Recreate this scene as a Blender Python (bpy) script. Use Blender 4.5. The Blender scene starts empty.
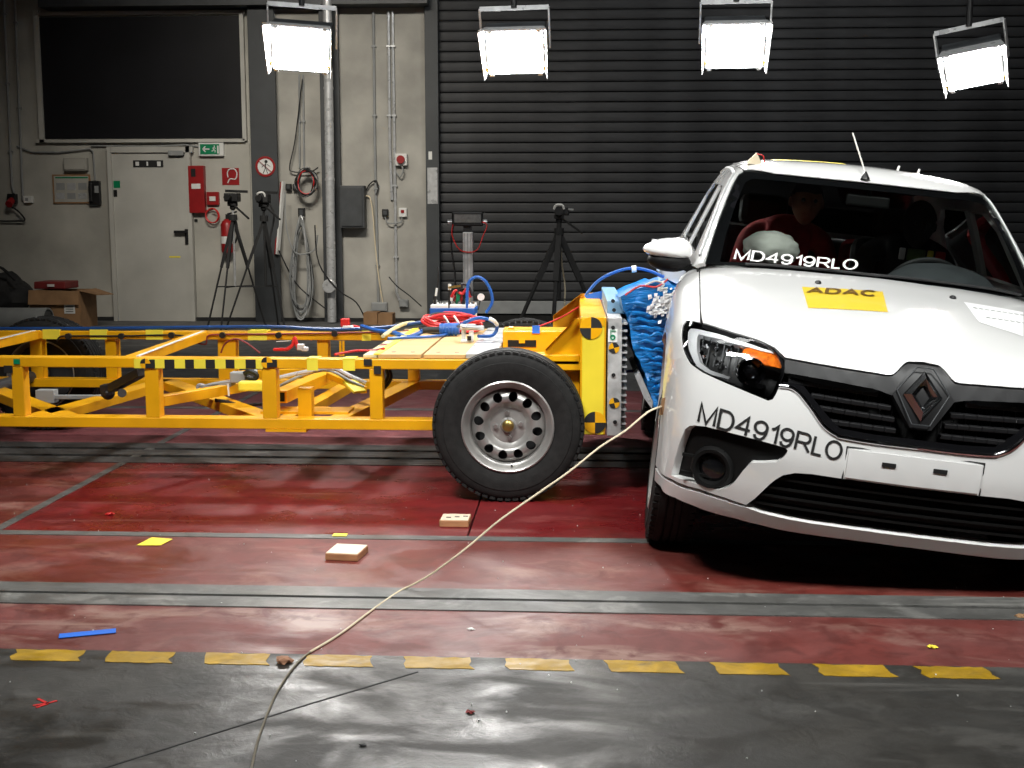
import bpy, bmesh, math, random
import numpy as np
from mathutils import Vector, Matrix, noise
from mathutils.geometry import delaunay_2d_cdt
random.seed(4)
SC = bpy.context.scene; COL = SC.collection
# ------------------------------------------------------------------ camera
PITCH = math.atan(160 / 1200); YAW = math.radians(3.0); CH = 1.227; FPX = 1200.0
cd = bpy.data.cameras.new('camera'); cam = bpy.data.objects.new('camera', cd); COL.objects.link(cam)
cd.sensor_width = 36; cd.lens = 36 * FPX / 1024; cd.clip_start = .05; cd.clip_end = 100
cam.location = (0, 0, CH); cam.rotation_euler = (math.pi / 2 - PITCH, 0, YAW); SC.camera = cam
# ------------------------------------------------------------------ world, exposure
w = bpy.data.worlds.new('hall_dark'); SC.world = w; w.use_nodes = True
w.node_tree.nodes['Background'].inputs[0].default_value = (.9, .95, 1, 1); w.node_tree.nodes['Background'].inputs[1].default_value = .02
vs = SC.view_settings; vs.view_transform = 'Standard'; vs.look = 'None'; vs.gamma = 1; vs.use_curve_mapping = False; vs.exposure = -0.1
# ------------------------------------------------------------------ ceiling light banks over the crash zone, plus added fills for wall and shutter (above and behind the frame)
def area(name, loc, aim, sx, sy, power, col=(.99, 1, .975), spread=140):
    l = bpy.data.lights.new(name, 'AREA'); l.shape = 'RECTANGLE'; l.size = sx; l.size_y = sy; l.energy = power; l.color = col; l.spread = math.radians(spread)
    o = bpy.data.objects.new(name, l); COL.objects.link(o); o.location = loc
    o.rotation_euler = (Vector(aim) - Vector(loc)).to_track_quat('-Z', 'Y').to_euler(); return o
area('ceiling_bank_left', (-1.8, 2.0, 5.2), (-.5, 5.3, .2), 1.4, .8, 84, spread=80)
area('ceiling_bank_right', (2.3, .8, 5.2), (1.3, 4.8, .5), 1.6, .8, 68, spread=72)
area('ceiling_bank_mid', (.2, 5.2, 5.3), (.2, 6.2, 0), 3.0, .8, 40, spread=120)
area('wall_fill', (-3.0, 9.6, 5.3), (-2.9, 15, .8), 2.4, .6, 72, (1, .94, .83), 76)  # unseen fill lamp, aimed and narrowed to brighten the wall bays
area('shutter_fill', (2.2, 9.8, 5.3), (2.2, 15, 2.2), 3.0, .6, 66, spread=140)  # unseen fill lamp, added to lift the dark shutter
# ------------------------------------------------------------------ helpers
fw = Vector((-math.sin(YAW) * math.cos(PITCH), math.cos(YAW) * math.cos(PITCH), -math.sin(PITCH))); rt = Vector((math.cos(YAW), math.sin(YAW), 0)); up = rt.cross(fw)
def at(px, py, Y=None, z=None, X=None):
    """pixel of the photograph -> world point on the plane y=Y, z=z or x=X"""
    d = fw + rt * ((px - 512) / FPX) - up * ((py - 384) / FPX)
    t = Y / d.y if Y is not None else ((z - CH) / d.z if z is not None else X / d.x)
    return Vector((0, 0, CH)) + d * t
def V(*a): return Vector(a)
ORG = {}
def tag(o, label=None, cat=None, group=None, kind=None):
    if label: o['label'] = label
    if cat: o['category'] = cat
    if group: o['group'] = group
    if kind: o['kind'] = kind
    return o
def thing(name, loc=(0, 0, 0), label=None, cat=None, group=None, kind=None, mat=None):
    o = bpy.data.objects.new(name, None); COL.objects.link(o); o.empty_display_size = .1
    if mat is not None: o.matrix_world = mat; ORG[o] = Vector()
    else: o.location = loc; ORG[o] = Vector(loc)
    return tag(o, label, cat, group, kind)
def link(name, me, parent=None, loc=None):
    o = bpy.data.objects.new(name, me); COL.objects.link(o)
    if parent is not None: o.parent = parent
    if loc is not None: o.location = loc
    return o
def copy_tree(o, parent=None):
    c = o.copy(); COL.objects.link(c)
    if parent is not None: c.parent = parent
    for ch in list(o.children): copy_tree(ch, c)
    return c
class B:
    """collects shapes in one bmesh"""
    def __init__(s): s.bm = bmesh.new()
    def box(s, c, size, rot=None, m=0):
        r = bmesh.ops.create_cube(s.bm, size=1); M = Matrix.Translation(Vector(c)) @ (rot.to_4x4() if rot else Matrix()) @ Matrix.Diagonal((*size, 1))
        bmesh.ops.transform(s.bm, matrix=M, verts=r['verts'])
        if m:
            for f in {f for v in r['verts'] for f in v.link_faces}: f.material_index = m
        return s
    def bar(s, p0, p1, wd, ht, upv=(0, 0, 1), m=0):
        p0, p1 = Vector(p0), Vector(p1); x = (p1 - p0); L = x.length; x.normalize(); y = Vector(upv).cross(x)
        if y.length < 1e-4: y = Vector((0, 1, 0)).cross(x)
        y.normalize(); z = x.cross(y); R = Matrix((x, y, z)).transposed()
        return s.box((p0 + p1) / 2, (L, wd, ht), R, m)
    def cyl(s, p0, p1, r0, r1=None, seg=16, cap=True):
        p0, p1 = Vector(p0), Vector(p1); d = p1 - p0
        r = bmesh.ops.create_cone(s.bm, cap_ends=cap, segments=seg, radius1=r0, radius2=r0 if r1 is None else r1, depth=d.length)
        bmesh.ops.transform(s.bm, matrix=Matrix.Translation((p0 + p1) / 2) @ d.to_track_quat('Z', 'Y').to_matrix().to_4x4(), verts=r['verts']); return s
    def ball(s, c, r, sc=(1, 1, 1), seg=14):
        q = bmesh.ops.create_uvsphere(s.bm, u_segments=seg, v_segments=seg * 2 // 3, radius=r)
        bmesh.ops.transform(s.bm, matrix=Matrix.Translation(Vector(c)) @ Matrix.Diagonal((*sc, 1)), verts=q['verts']); return s
    def lathe(s, prof, c, axis=(0, 1, 0), seg=48, close=False):
        """prof: (radius, along) pairs turned about axis through c"""
        ax = Vector(axis).normalized(); a = ax.orthogonal().normalized(); b = ax.cross(a); c = Vector(c); rings = []
        for r, h in prof: rings.append([s.bm.verts.new(c + ax * h + (a * math.cos(t) + b * math.sin(t)) * r) for t in (2 * math.pi * i / seg for i in range(seg))])
        n = len(rings)
        for i in range(n if close else n - 1):
            p, q = rings[i], rings[(i + 1) % n]
            for k in range(seg): s.bm.faces.new((p[k], p[(k + 1) % seg], q[(k + 1) % seg], q[k]))
        return s
    def prism(s, poly, d, m=0):
        """poly: 3D points of a flat polygon, extruded by vector d"""
        a = [s.bm.verts.new(Vector(p)) for p in poly]; b = [s.bm.verts.new(Vector(p) + Vector(d)) for p in poly]; n = len(a)
        fs = [s.bm.faces.new(a), s.bm.faces.new(b[::-1])] + [s.bm.faces.new((a[i], b[i], b[(i + 1) % n], a[(i + 1) % n])) for i in range(n)]
        for f in fs: f.material_index = m
        return s
    def tube(s, pts, r, seg=7, smooth=4, cyc=False):
        P = [Vector(p) for p in pts]
        if smooth > 1 and len(P) > 2:
            Q = []; n = len(P)
            for i in range(n if cyc else n - 1):
                if cyc: p0, p1, p2, p3 = P[i - 1], P[i], P[(i + 1) % n], P[(i + 2) % n]
                else: p0, p1, p2, p3 = P[max(i - 1, 0)], P[i], P[i + 1], P[min(i + 2, n - 1)]
                for k in range(smooth):
                    t = k / smooth; Q.append(.5 * ((2 * p1) + (p2 - p0) * t + (2 * p0 - 5 * p1 + 4 * p2 - p3) * t * t + (3 * p1 - p0 - 3 * p2 + p3) * t ** 3))
            if not cyc: Q.append(P[-1])
            P = Q
        n = len(P); tn = [((P[(i + 1) % n] - P[i - 1]) if cyc else (P[min(i + 1, n - 1)] - P[max(i - 1, 0)])).normalized() for i in range(n)]
        a = tn[0].orthogonal().normalized(); rings = []
        for i in range(n):
            a = (a - tn[i] * a.dot(tn[i])); a = a.normalized() if a.length > 1e-6 else tn[i].orthogonal().normalized(); b = tn[i].cross(a)
            rr = r[i * len(r) // n] if isinstance(r, (list, tuple)) else r
            rings.append([s.bm.verts.new(P[i] + (a * math.cos(2 * math.pi * k / seg) + b * math.sin(2 * math.pi * k / seg)) * rr) for k in range(seg)])
        for i in range(n if cyc else n - 1):
            p, q = rings[i], rings[(i + 1) % n]
            for k in range(seg): s.bm.faces.new((p[k], p[(k + 1) % seg], q[(k + 1) % seg], q[k]))
        if not cyc: s.bm.faces.new(rings[0][::-1]); s.bm.faces.new(rings[-1])
        return s
    def done(s, name, mat, parent=None, bevel=0, smooth=False, world=True, seg=2):
        """links the mesh; children are shifted into their root's frame"""
        me = bpy.data.meshes.new(name); bmesh.ops.recalc_face_normals(s.bm, faces=s.bm.faces[:])
        root = parent
        while root is not None and root.parent is not None: root = root.parent
        off = ORG.get(root, Vector()) if world else Vector()
        own = None
        if root is None:
            xs = [v.co for v in s.bm.verts]; own = Vector((sum(c.x for c in xs) / len(xs), sum(c.y for c in xs) / len(xs), min(c.z for c in xs))); off = own
        if off.length: bmesh.ops.translate(s.bm, vec=-off, verts=s.bm.verts[:])
        if smooth:
            for f in s.bm.faces: f.smooth = True
        s.bm.to_mesh(me); s.bm.free()
        for m in (mat if isinstance(mat, (list, tuple)) else [mat]): me.materials.append(m)
        o = link(name, me, parent, own)
        if own is not None: ORG[o] = own
        if smooth: me.set_sharp_from_angle(angle=math.radians(40))
        if bevel:
            md = o.modifiers.new('bevel', 'BEVEL'); md.width = bevel; md.segments = seg; md.limit_method = 'ANGLE'; md.angle_limit = math.radians(50); md.harden_normals = False
        return o
# ------------------------------------------------------------------ materials
def mat(name, col, rough=.5, metal=0, var=.12, scale=8, bump=0, bscale=60, coat=0, spec=.5, col2=None, detail=6, rvar=0, trans=0, alpha=1, lo=.35, hi=.7, stretch=None):
    m = bpy.data.materials.new(name); m.use_nodes = True; nt = m.node_tree; N = nt.nodes; b = N['Principled BSDF']
    b.inputs['Roughness'].default_value = rough; b.inputs['Metallic'].default_value = metal; b.inputs['Coat Weight'].default_value = coat; b.inputs['Coat Roughness'].default_value = .04
    b.inputs['Specular IOR Level'].default_value = spec; b.inputs['Transmission Weight'].default_value = trans; b.inputs['Alpha'].default_value = alpha
    tc = N.new('ShaderNodeTexCoord'); src = tc.outputs['Object']
    if stretch:
        mp = N.new('ShaderNodeMapping'); mp.inputs['Scale'].default_value = stretch; nt.links.new(src, mp.inputs[0]); src = mp.outputs[0]
    if var or col2:
        nz = N.new('ShaderNodeTexNoise'); nz.inputs['Scale'].default_value = scale; nz.inputs['Detail'].default_value = detail; nt.links.new(src, nz.inputs['Vector'])
        cr = N.new('ShaderNodeValToRGB'); c2 = col2 if col2 else tuple(max(0, c * (1 - var * 2)) for c in col)
        cr.color_ramp.elements[0].position = lo; cr.color_ramp.elements[1].position = hi; cr.color_ramp.elements[0].color = (*c2, 1); cr.color_ramp.elements[1].color = (*col, 1)
        nt.links.new(nz.outputs['Fac'], cr.inputs[0]); nt.links.new(cr.outputs[0], b.inputs['Base Color'])
        if rvar:
            mr = N.new('ShaderNodeMapRange'); mr.inputs[1].default_value = .35; mr.inputs[2].default_value = .65; mr.inputs[3].default_value = max(.02, rough - rvar); mr.inputs[4].default_value = min(1, rough + rvar)
            n2 = N.new('ShaderNodeTexNoise'); n2.inputs['Scale'].default_value = scale * .7; n2.inputs['Detail'].default_value = 8; nt.links.new(src, n2.inputs['Vector'])
            nt.links.new(n2.outputs['Fac'], mr.inputs[0]); nt.links.new(mr.outputs[0], b.inputs['Roughness'])
    else: b.inputs['Base Color'].default_value = (*col, 1)
    if bump:
        nb = N.new('ShaderNodeTexNoise'); nb.inputs['Scale'].default_value = bscale; nb.inputs['Detail'].default_value = 5; nt.links.new(src, nb.inputs['Vector'])
        bp = N.new('ShaderNodeBump'); bp.inputs['Strength'].default_value = bump; bp.inputs['Distance'].default_value = .01
        nt.links.new(nb.outputs['Fac'], bp.inputs['Height']); nt.links.new(bp.outputs[0], b.inputs['Normal'])
    return m
def emit(name, col, st):
    m = bpy.data.materials.new(name); m.use_nodes = True; b = m.node_tree.nodes['Principled BSDF']
    b.inputs['Base Color'].default_value = (*col, 1); b.inputs['Emission Color'].default_value = (*col, 1); b.inputs['Emission Strength'].default_value = st; return m
def glass(name, tint, refl=1.0, rough=.0):
    m = bpy.data.materials.new(name); m.use_nodes = True; nt = m.node_tree; N = nt.nodes; N.clear()
    o = N.new('ShaderNodeOutputMaterial'); t = N.new('ShaderNodeBsdfTransparent'); g = N.new('ShaderNodeBsdfGlossy'); x = N.new('ShaderNodeMixShader'); f = N.new('ShaderNodeFresnel')
    t.inputs[0].default_value = (*tint, 1); g.inputs['Roughness'].default_value = rough; g.inputs['Color'].default_value = (refl, refl, refl, 1); f.inputs[0].default_value = 1.5
    nt.links.new(f.outputs[0], x.inputs[0]); nt.links.new(t.outputs[0], x.inputs[1]); nt.links.new(g.outputs[0], x.inputs[2]); nt.links.new(x.outputs[0], o.inputs[0]); return m
M_ = dict(
 yellow=mat('yellow_enamel', (.83, .40, .004), .38, var=.10, scale=5, coat=.15, rvar=.08),
 yellowtape=mat('pale_yellow_tape', (.86, .72, .05), .55, var=.06),
 yellowplate=mat('pale_yellow_film', (.80, .62, .03), .5, var=.06, scale=4),
 black=mat('black_plastic', (.012, .012, .013), .45, var=.2), blackgloss=mat('black_gloss', (.006, .006, .007), .15, var=0, coat=.3), windowdark=mat('dark_window_film', (.014, .014, .017), .4, var=.2, scale=1.2, spec=.3),
 trimblack=mat('unpainted_black_trim', (.006, .006, .006), .55, var=.1, spec=.16), satinblack=mat('satin_black', (.010, .010, .011), .45, var=0, spec=.3), darkchrome=mat('dark_chrome', (.28, .29, .30), .14, 1, var=0),
 matteblack=mat('matte_black', (.02, .02, .021), .8, var=.2), tapeblack=mat('black_tape', (.012, .012, .012), .6, var=.1),
 rubber=mat('tyre_rubber', (.014, .0135, .013), .72, var=.25, scale=30, bump=.15, bscale=200, spec=.3), 
 steel=mat('brushed_steel', (.55, .55, .54), .35, .9, var=.15, scale=12, rvar=.1), galv=mat('galvanised_steel', (.60, .61, .62), .34, .35, var=.10, scale=20, rvar=.1),
 rim=mat('silver_rim_paint', (.38, .37, .355), .36, .55, var=.12, scale=9, rvar=.06), brass=mat('brass_hub', (.42, .30, .10), .35, .9, var=.15),
 alu=mat('raw_aluminium', (.66, .66, .65), .42, .35, var=.22, scale=14, rvar=.1), chrome=mat('chrome', (.70, .70, .72), .06, 1, var=0),
 white=mat('white_car_paint', (.74, .74, .73), .28, var=.02, scale=3, coat=1.0), whiteplain=mat('white_plastic', (.72, .72, .70), .45, var=.05),
 greyplastic=mat('grey_plastic', (.30, .31, .31), .5, var=.08), darkgrey=mat('dark_grey_paint', (.055, .06, .065), .5, var=.15),
 red=mat('red_enamel', (.32, .010, .012), .4, var=.1), redcable=mat('red_cable', (.62, .02, .02), .45, var=.1), navycable=mat('navy_cable', (.008, .045, .17), .4, var=.1), bluecable=mat('blue_cable', (.012, .10, .40), .4, var=.1),
 bluetape=mat('blue_tape', (.02, .16, .72), .5, var=.1), whitecable=mat('white_cable', (.72, .70, .64), .5, var=.06), blackcable=mat('black_cable', (.015, .015, .016), .5, var=.1),
 green=mat('green_sign', (.0, .22, .09), .4, var=.04), cardboard=mat('cardboard', (.34, .19, .09), .85, var=.15, scale=6, bump=.1), cream=mat('cream_string', (.72, .62, .44), .8, var=.1),
 ply=mat('birch_plywood', (.58, .37, .15), .55, var=.12, scale=3, stretch=(1, 12, 12), rvar=.05), wood=mat('pine_block', (.46, .22, .10), .6, var=.16, scale=4, stretch=(2, 16, 16)), woodtop=mat('pale_wood_face', (.80, .68, .52), .6, var=.1, scale=6, stretch=(2, 14, 14)),
 wallwhite=mat('dirty_white_wall', (.50, .485, .435), .75, var=.16, scale=1.6, bump=.15, bscale=25), wallrough=mat('rough_concrete_wall', (.44, .425, .385), .8, var=.16, scale=2.2, bump=.25, bscale=14, detail=9),
 column=mat('dark_column_paint', (.05, .055, .06), .55, var=.15, scale=3), shutter=mat('dark_shutter_paint', (.066, .067, .071), .62, var=.22, scale=2, rvar=.08, stretch=(1, 1, 3), spec=.25), shutdark=mat('shutter_joint', (.012, .012, .013), .8, var=.1),
 ceil=mat('dark_ceiling', (.03, .03, .032), .9, var=.2), dark=mat('deep_black', (.004, .004, .004), .9, var=0),
 doorp=mat('door_cream_paint', (.52, .51, .47), .55, var=.10, scale=2), paper=mat('white_paper', (.74, .74, .72), .7, var=.03), redfabric=mat('red_fabric', (.38, .02, .025), .85, var=.15, scale=20, bump=.2),
 skin=mat('dummy_vinyl', (.22, .10, .06), .5, var=.1), seat=mat('dark_seat_fabric', (.025, .025, .027), .85, var=.2), airbag=mat('grey_airbag_fabric', (.46, .46, .42), .85, var=.12, scale=7, bump=.3, bscale=30),
 orange=mat('amber_reflector', (.95, .20, .01), .15, var=.25, scale=60, coat=.5), darkred=mat('dark_red_box', (.22, .02, .02), .6, var=.15), foam=mat('blue_foil', (.004, .24, .70), .38, var=.28, scale=9, bump=.7, bscale=22, detail=9, stretch=(1, 1, 4), coat=.1),
 foil=mat('silver_foil_flakes', (.92, .92, .92), .6, 0, var=.08, scale=50), olive=mat('olive_green_can', (.16, .24, .07), .5, var=.2), offwhite=mat('perforated_angle', (.70, .62, .35), .5, var=.15), ledface=mat('unlit_led_panel', (.22, .22, .21), .35, var=.2, scale=40),
)
WHITE = M_['white']
def floor_mat(name, base, stain, wear, rough, scale=1.3, wearamt=.56, rv=.14, bump=.05):
    """worn painted or bare concrete: broad stains, pale wear patches, scratches; uneven gloss"""
    m = bpy.data.materials.new(name); m.use_nodes = True; nt = m.node_tree; N = nt.nodes; b = N['Principled BSDF']; L = nt.links.new
    tc = N.new('ShaderNodeTexCoord'); geo = N.new('ShaderNodeNewGeometry')
    def nz(s, d, off=0, st=(1, 1, 1)):
        mp = N.new('ShaderNodeMapping'); mp.inputs['Scale'].default_value = st; mp.inputs['Location'].default_value = (off, off * 1.7, 0); L(geo.outputs['Position'], mp.inputs[0])
        n = N.new('ShaderNodeTexNoise'); n.inputs['Distortion'].default_value = .6; n.inputs['Scale'].default_value = s; n.inputs['Detail'].default_value = d; n.inputs['Roughness'].default_value = .62; L(mp.outputs[0], n.inputs['Vector']); return n.outputs['Fac']
    def ramp(src, a, c): 
        r = N.new('ShaderNodeMapRange'); r.inputs[1].default_value = a; r.inputs[2].default_value = c; L(src, r.inputs[0]); return r.outputs[0]
    def mix(f, a, c):
        x = N.new('ShaderNodeMix'); x.data_type = 'RGBA'; L(f, x.inputs[0])
        for k, q in ((6, a), (7, c)):
            if isinstance(q, tuple): x.inputs[k].default_value = (*q, 1)
            else: L(q, x.inputs[k])
        return x.outputs[2]
    c = mix(ramp(nz(scale, 8), .35, .7), base, stain)
    c = mix(ramp(nz(scale * 1.6, 12, 7, (.6, 1.3, 1)), wearamt, wearamt + .16), c, wear)
    c = mix(ramp(nz(45, 4, 3), .68, .74), c, tuple(q * .55 for q in base))
    c = mix(ramp(nz(9, 12, 13), .46, .62), c, tuple(q * .62 for q in base)); c = mix(ramp(nz(3.2, 14, 31, (.25, 2.2, 1)), .60, .70), c, wear)
    L(c, b.inputs['Base Color']); b.inputs['Specular IOR Level'].default_value = .42
    r = N.new('ShaderNodeMapRange'); r.inputs[1].default_value = .41; r.inputs[2].default_value = .58; r.inputs[3].default_value = rough - rv; r.inputs[4].default_value = rough + rv; L(nz(scale * 1.5, 14, 21, (.7, 1.2, 1)), r.inputs[0]); L(r.outputs[0], b.inputs['Roughness'])
    bp = N.new('ShaderNodeBump'); bp.inputs['Strength'].default_value = bump; bp.inputs['Distance'].default_value = .02; L(nz(18, 8, 2), bp.inputs['Height']); L(bp.outputs[0], b.inputs['Normal'])
    return m
F_CON = floor_mat('worn_dark_concrete', (.043, .040, .035), (.020, .020, .019), (.075, .072, .066), .46, 2.3, .54, .17, .14)
F_BACK = floor_mat('grey_concrete_back', (.11, .11, .112), (.08, .08, .08), (.14, .14, .14), .6)
F_RED1 = floor_mat('worn_red_paint_pinkish', (.165, .040, .034), (.105, .030, .026), (.24, .14, .115), .50, 1.9, .50, .16)
F_RED2 = floor_mat('worn_red_paint_brown', (.16, .030, .023), (.10, .022, .018), (.22, .11, .085), .47, 1.6, .52, .16)
F_RED3 = floor_mat('glossy_red_paint', (.17, .008, .010), (.105, .006, .007), (.20, .05, .046), .40, 1.4, .60, .16)
F_RED4 = floor_mat('dusty_red_paint', (.22, .065, .070), (.15, .050, .052), (.27, .14, .14), .55, 1.3, .58)
F_STEEL = floor_mat('worn_steel_strip', (.13, .128, .12), (.07, .07, .068), (.24, .235, .22), .45, 3.0, .54)
F_STEEL2 = floor_mat('dark_steel_strip', (.055, .053, .05), (.04, .04, .04), (.15, .145, .135), .5, 3.0, .56)
F_YEL = floor_mat('worn_yellow_paint', (.46, .27, .008), (.24, .14, .012), (.09, .065, .025), .5, 7, .55)
# ================================================================== the hall
YW = 15.1; XL, XR, YF, ZC = -8.6, 7.6, -6.0, 5.6
floor = thing('floor', (0, 0, 0), kind='structure')
def slab(name, x0, x1, y0, y1, ztop, m, parent, th=.02):
    return B().box(((x0 + x1) / 2, (y0 + y1) / 2, ztop - th / 2), (x1 - x0, y1 - y0, th)).done(name, m, parent)
def gy(py, px=512): return at(px, py, z=0).y
slab('concrete_slab', XL, XR, YF, 3.285, 0, F_CON, floor, .2)
R1, R2 = 3.285, gy(612)      # red strip in front of the near track
slab('red_panel', XL, XR, R1, R2, .0, F_RED1, floor)
T0, T1 = R2, gy(590.5)        # near track
S1 = gy(541.5); S2 = gy(537)
slab('red_panel', XL, XR, T1, S1, 0, F_RED2, floor)
xj = at(0, 528, z=0).x; xk = at(467, 538, z=0).x; xl = xk + 2.9
G0, G1 = gy(467), gy(447)
for a, b, m in ((XL, xj - .012, F_RED2), (xj + .012, xk - .004, F_RED3), (xk + .004, xl, F_RED3), (xl + .008, XR, F_RED2)): slab('red_panel', a, b, S2, G0, 0, m, floor)
H0 = gy(411, 480); H1 = gy(409, 480); K0 = gy(390, 480)
for a, b, m in ((XL, xj - .02, F_RED4), (xj + .02, xl, F_RED4), (xl + .01, XR, F_RED4)):
    slab('red_panel', a, b, G1, H0, 0, m, floor); slab('red_panel', a, b, H1, K0, 0, F_RED4, floor)
slab('concrete_slab', XL, XR, K0, YW, 0, F_BACK, floor, .2)
slab('under_slab', XL, XR, R1, K0, -.018, M_['matteblack'], floor, .1)
for a, b in ((S1 + .004, S2 - .004), (H0 + .004, H1 - .004)): slab('steel_seam', XL, XR, a, b, .002, F_STEEL, floor)
slab('steel_seam', xj - .022, xj + .022, S2, K0, .0025, F_STEEL, floor)
def track(name, a, b, n, m=F_STEEL):
    t = thing(name, (0, (a + b) / 2, 0), kind='structure'); gap = (b - a) * .10; wd = (b - a - gap * (n - 1)) / n
    for i in range(n): slab('steel_strip', XL, XR, a + i * (wd + gap), a + i * (wd + gap) + wd, .004, m, t)
    return t
track('trim_1', T0, T1, 2); track('trim_2', G0, G1, 3, F_STEEL2)
# painted yellow dashes along the edge of the red field, each with ragged ends
DASH = [(12, 82), (107, 173), (203, 270), (304, 372), (404, 471), (506, 571), (606, 678), (714, 782), (818, 890), (921, 990)]
for i, (a, b) in enumerate(DASH):
    rr = random.Random(i); ym = 655.5 + 17 * ((a + b) / 2 - 45) / 910; p = []
    n = 9; x0, x1 = at(a, ym, z=0).x, at(b, ym, z=0).x; ya, yb = 3.192 , 3.278
    for k in range(n + 1): p.append((x0 + .012 + (x1 - x0) * k / n + rr.uniform(-.004, .004), ya + rr.uniform(-.003, .002)))
    for k in range(1, 3): p.append((x1 + rr.uniform(-.008, .004), ya + (yb - ya) * k / 3))
    for k in range(n, -1, -1): p.append((x0 - .008 + (x1 - x0) * k / n + rr.uniform(-.004, .004), yb + rr.uniform(-.004, .004)))
    for k in (2, 1): p.append((x0 + rr.uniform(-.005, .008), ya + (yb - ya) * k / 3))
    B().prism([V(x, y, .0004) for x, y in p], (0, 0, .0012)).done('yellow_dash', F_YEL, floor)
def fline(name, px, wd, m, parent=floor, h=.0012):
    P = [at(x, y, z=0) for x, y in px]; b = B()
    for p, q in zip(P, P[1:]): b.bar(p + V(0, 0, h / 2), q + V(0, 0, h / 2), wd, h)
    return b.done(name, m, parent)
fline('dark_floor_line', [(60, 782), (200, 738), (310, 704), (418, 672)], .006, M_['matteblack'])  # thin dark line across the concrete
# walls and ceiling
def wall(name, c, size, m): o = B().box(c, size).done(name, m); return tag(o, kind='structure')
wall('wall_left', (XL - .1, (YF + YW) / 2, ZC / 2), (.2, YW - YF, ZC), M_['wallwhite'])
wall('wall_right', (XR + .1, (YF + YW) / 2, ZC / 2), (.2, YW - YF, ZC), M_['darkgrey'])
wall('wall_front', (0, YF - .1, ZC / 2), (XR - XL, .2, ZC), M_['darkgrey'])
wall('ceiling', (0, (YF + YW) / 2, ZC + .1), (XR - XL, YW - YF, .2), M_['ceil'])
wb = thing('wall_back', (0, YW, 0), kind='structure')
def W(px, py, Y=YW): return at(px, py, Y=Y)
xs0, xs1 = W(427, 200).x, W(440, 200).x
B().box(((XL + xs0) / 2, YW + .15, ZC / 2), (xs0 - XL, .3, ZC)).done('wall_face', M_['wallwhite'], wb)
B().box(((xs0 + XR) / 2, YW + .25, ZC / 2), (XR - xs0, .1, ZC)).done('wall_face', M_['darkgrey'], wb)
def wbox(name, px0, py0, px1, py1, d, m, parent=None, Y=YW, bevel=0, gap=0):
    pm = (max(py0, -20) + min(py1, 326)) / 2; a, b = V(W(px0, pm, Y).x, Y, W(px0, py1, Y).z), V(W(px1, pm, Y).x, Y, W(px1, py0, Y).z)
    return B().box(((a.x + b.x) / 2, Y - gap - d / 2, (a.z + b.z) / 2), (b.x - a.x, d, b.z - a.z)).done(name, m, parent, bevel)
def wthing(name, px, py, label, cat, group=None, Y=YW): p = W(px, py, Y); return thing(name, p, label, cat, group)
# lighter rough panels between the columns
wbox('wall_panel', 278, 14, 323, 324, .03, M_['wallrough'], wb); wbox('wall_panel', 194.8, 143, 252, 321, .015, M_['wallwhite'], wb); wbox('wall_panel', 340, 14, 427, 324, .03, M_['wallrough'], wb)
for i, (a, b) in enumerate(((252, 278), (322, 341))):
    c = thing('trim_%d' % (3 + i), W((a + b) / 2, 324), kind='structure')
    wbox('column_flange', a, -40, b, 330, .05, M_['column'], c, YW - .12 if i == 0 else YW - .06, .004); wbox('column_web', a + 5, -40, b - 5, 330, .12, M_['column'], c)
tb = wbox('trim_5', 48, -60, 430, 11, .30, M_['darkgrey']); tag(tb, kind='structure')
bb = wbox('baseboard_back', -40, 318, 427, 328, .05, M_['matteblack']); tag(bb, kind='structure')
# window_1: large dark glazed opening
w1 = thing('window_1', W(140, 140), kind='structure')
wbox('pane', 42, 16, 243, 139, .02, M_['windowdark'], w1, gap=.01)
for a in ((38, 11, 43, 143), (242, 11, 246, 141), (38, 139, 246, 143), (38, 11, 246, 16)): wbox('window_frame', *a, .06, M_['doorp'], w1)
# door_1: cream steel door
d1 = thing('door_1', W(151, 324), kind='structure')
leaf = wbox('door_leaf', 117, 153, 190.5, 321, .05, M_['doorp'], d1, bevel=.004, gap=.012)
for a in ((113, 147, 117, 324), (190.5, 147, 194.5, 324), (113, 147, 194.5, 153)): wbox('door_frame', *a, .09, M_['doorp'], d1)
hb = wbox('handle_plate', 187, 229, 190.5, 244, .02, M_['black'], d1, gap=.06); wbox('door_handle', 177, 230.5, 189, 233, .025, M_['black'], hb, gap=.10)
wbox('door_closer', 171, 151, 186, 156, .06, M_['greyplastic'], d1, gap=.06, bevel=.006)
wbox('yellow_tape', 171, 256, 182, 257.5, .003, M_['yellowtape'], d1, gap=.062)
for i, (a, b, c_, d) in enumerate(((115.5, 181, 122, 188), (115.5, 190, 119, 197))): wbox('door_sticker', a, b, c_, d, .004, M_['green'] if i == 0 else M_['black'], d1, gap=.062)
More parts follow.
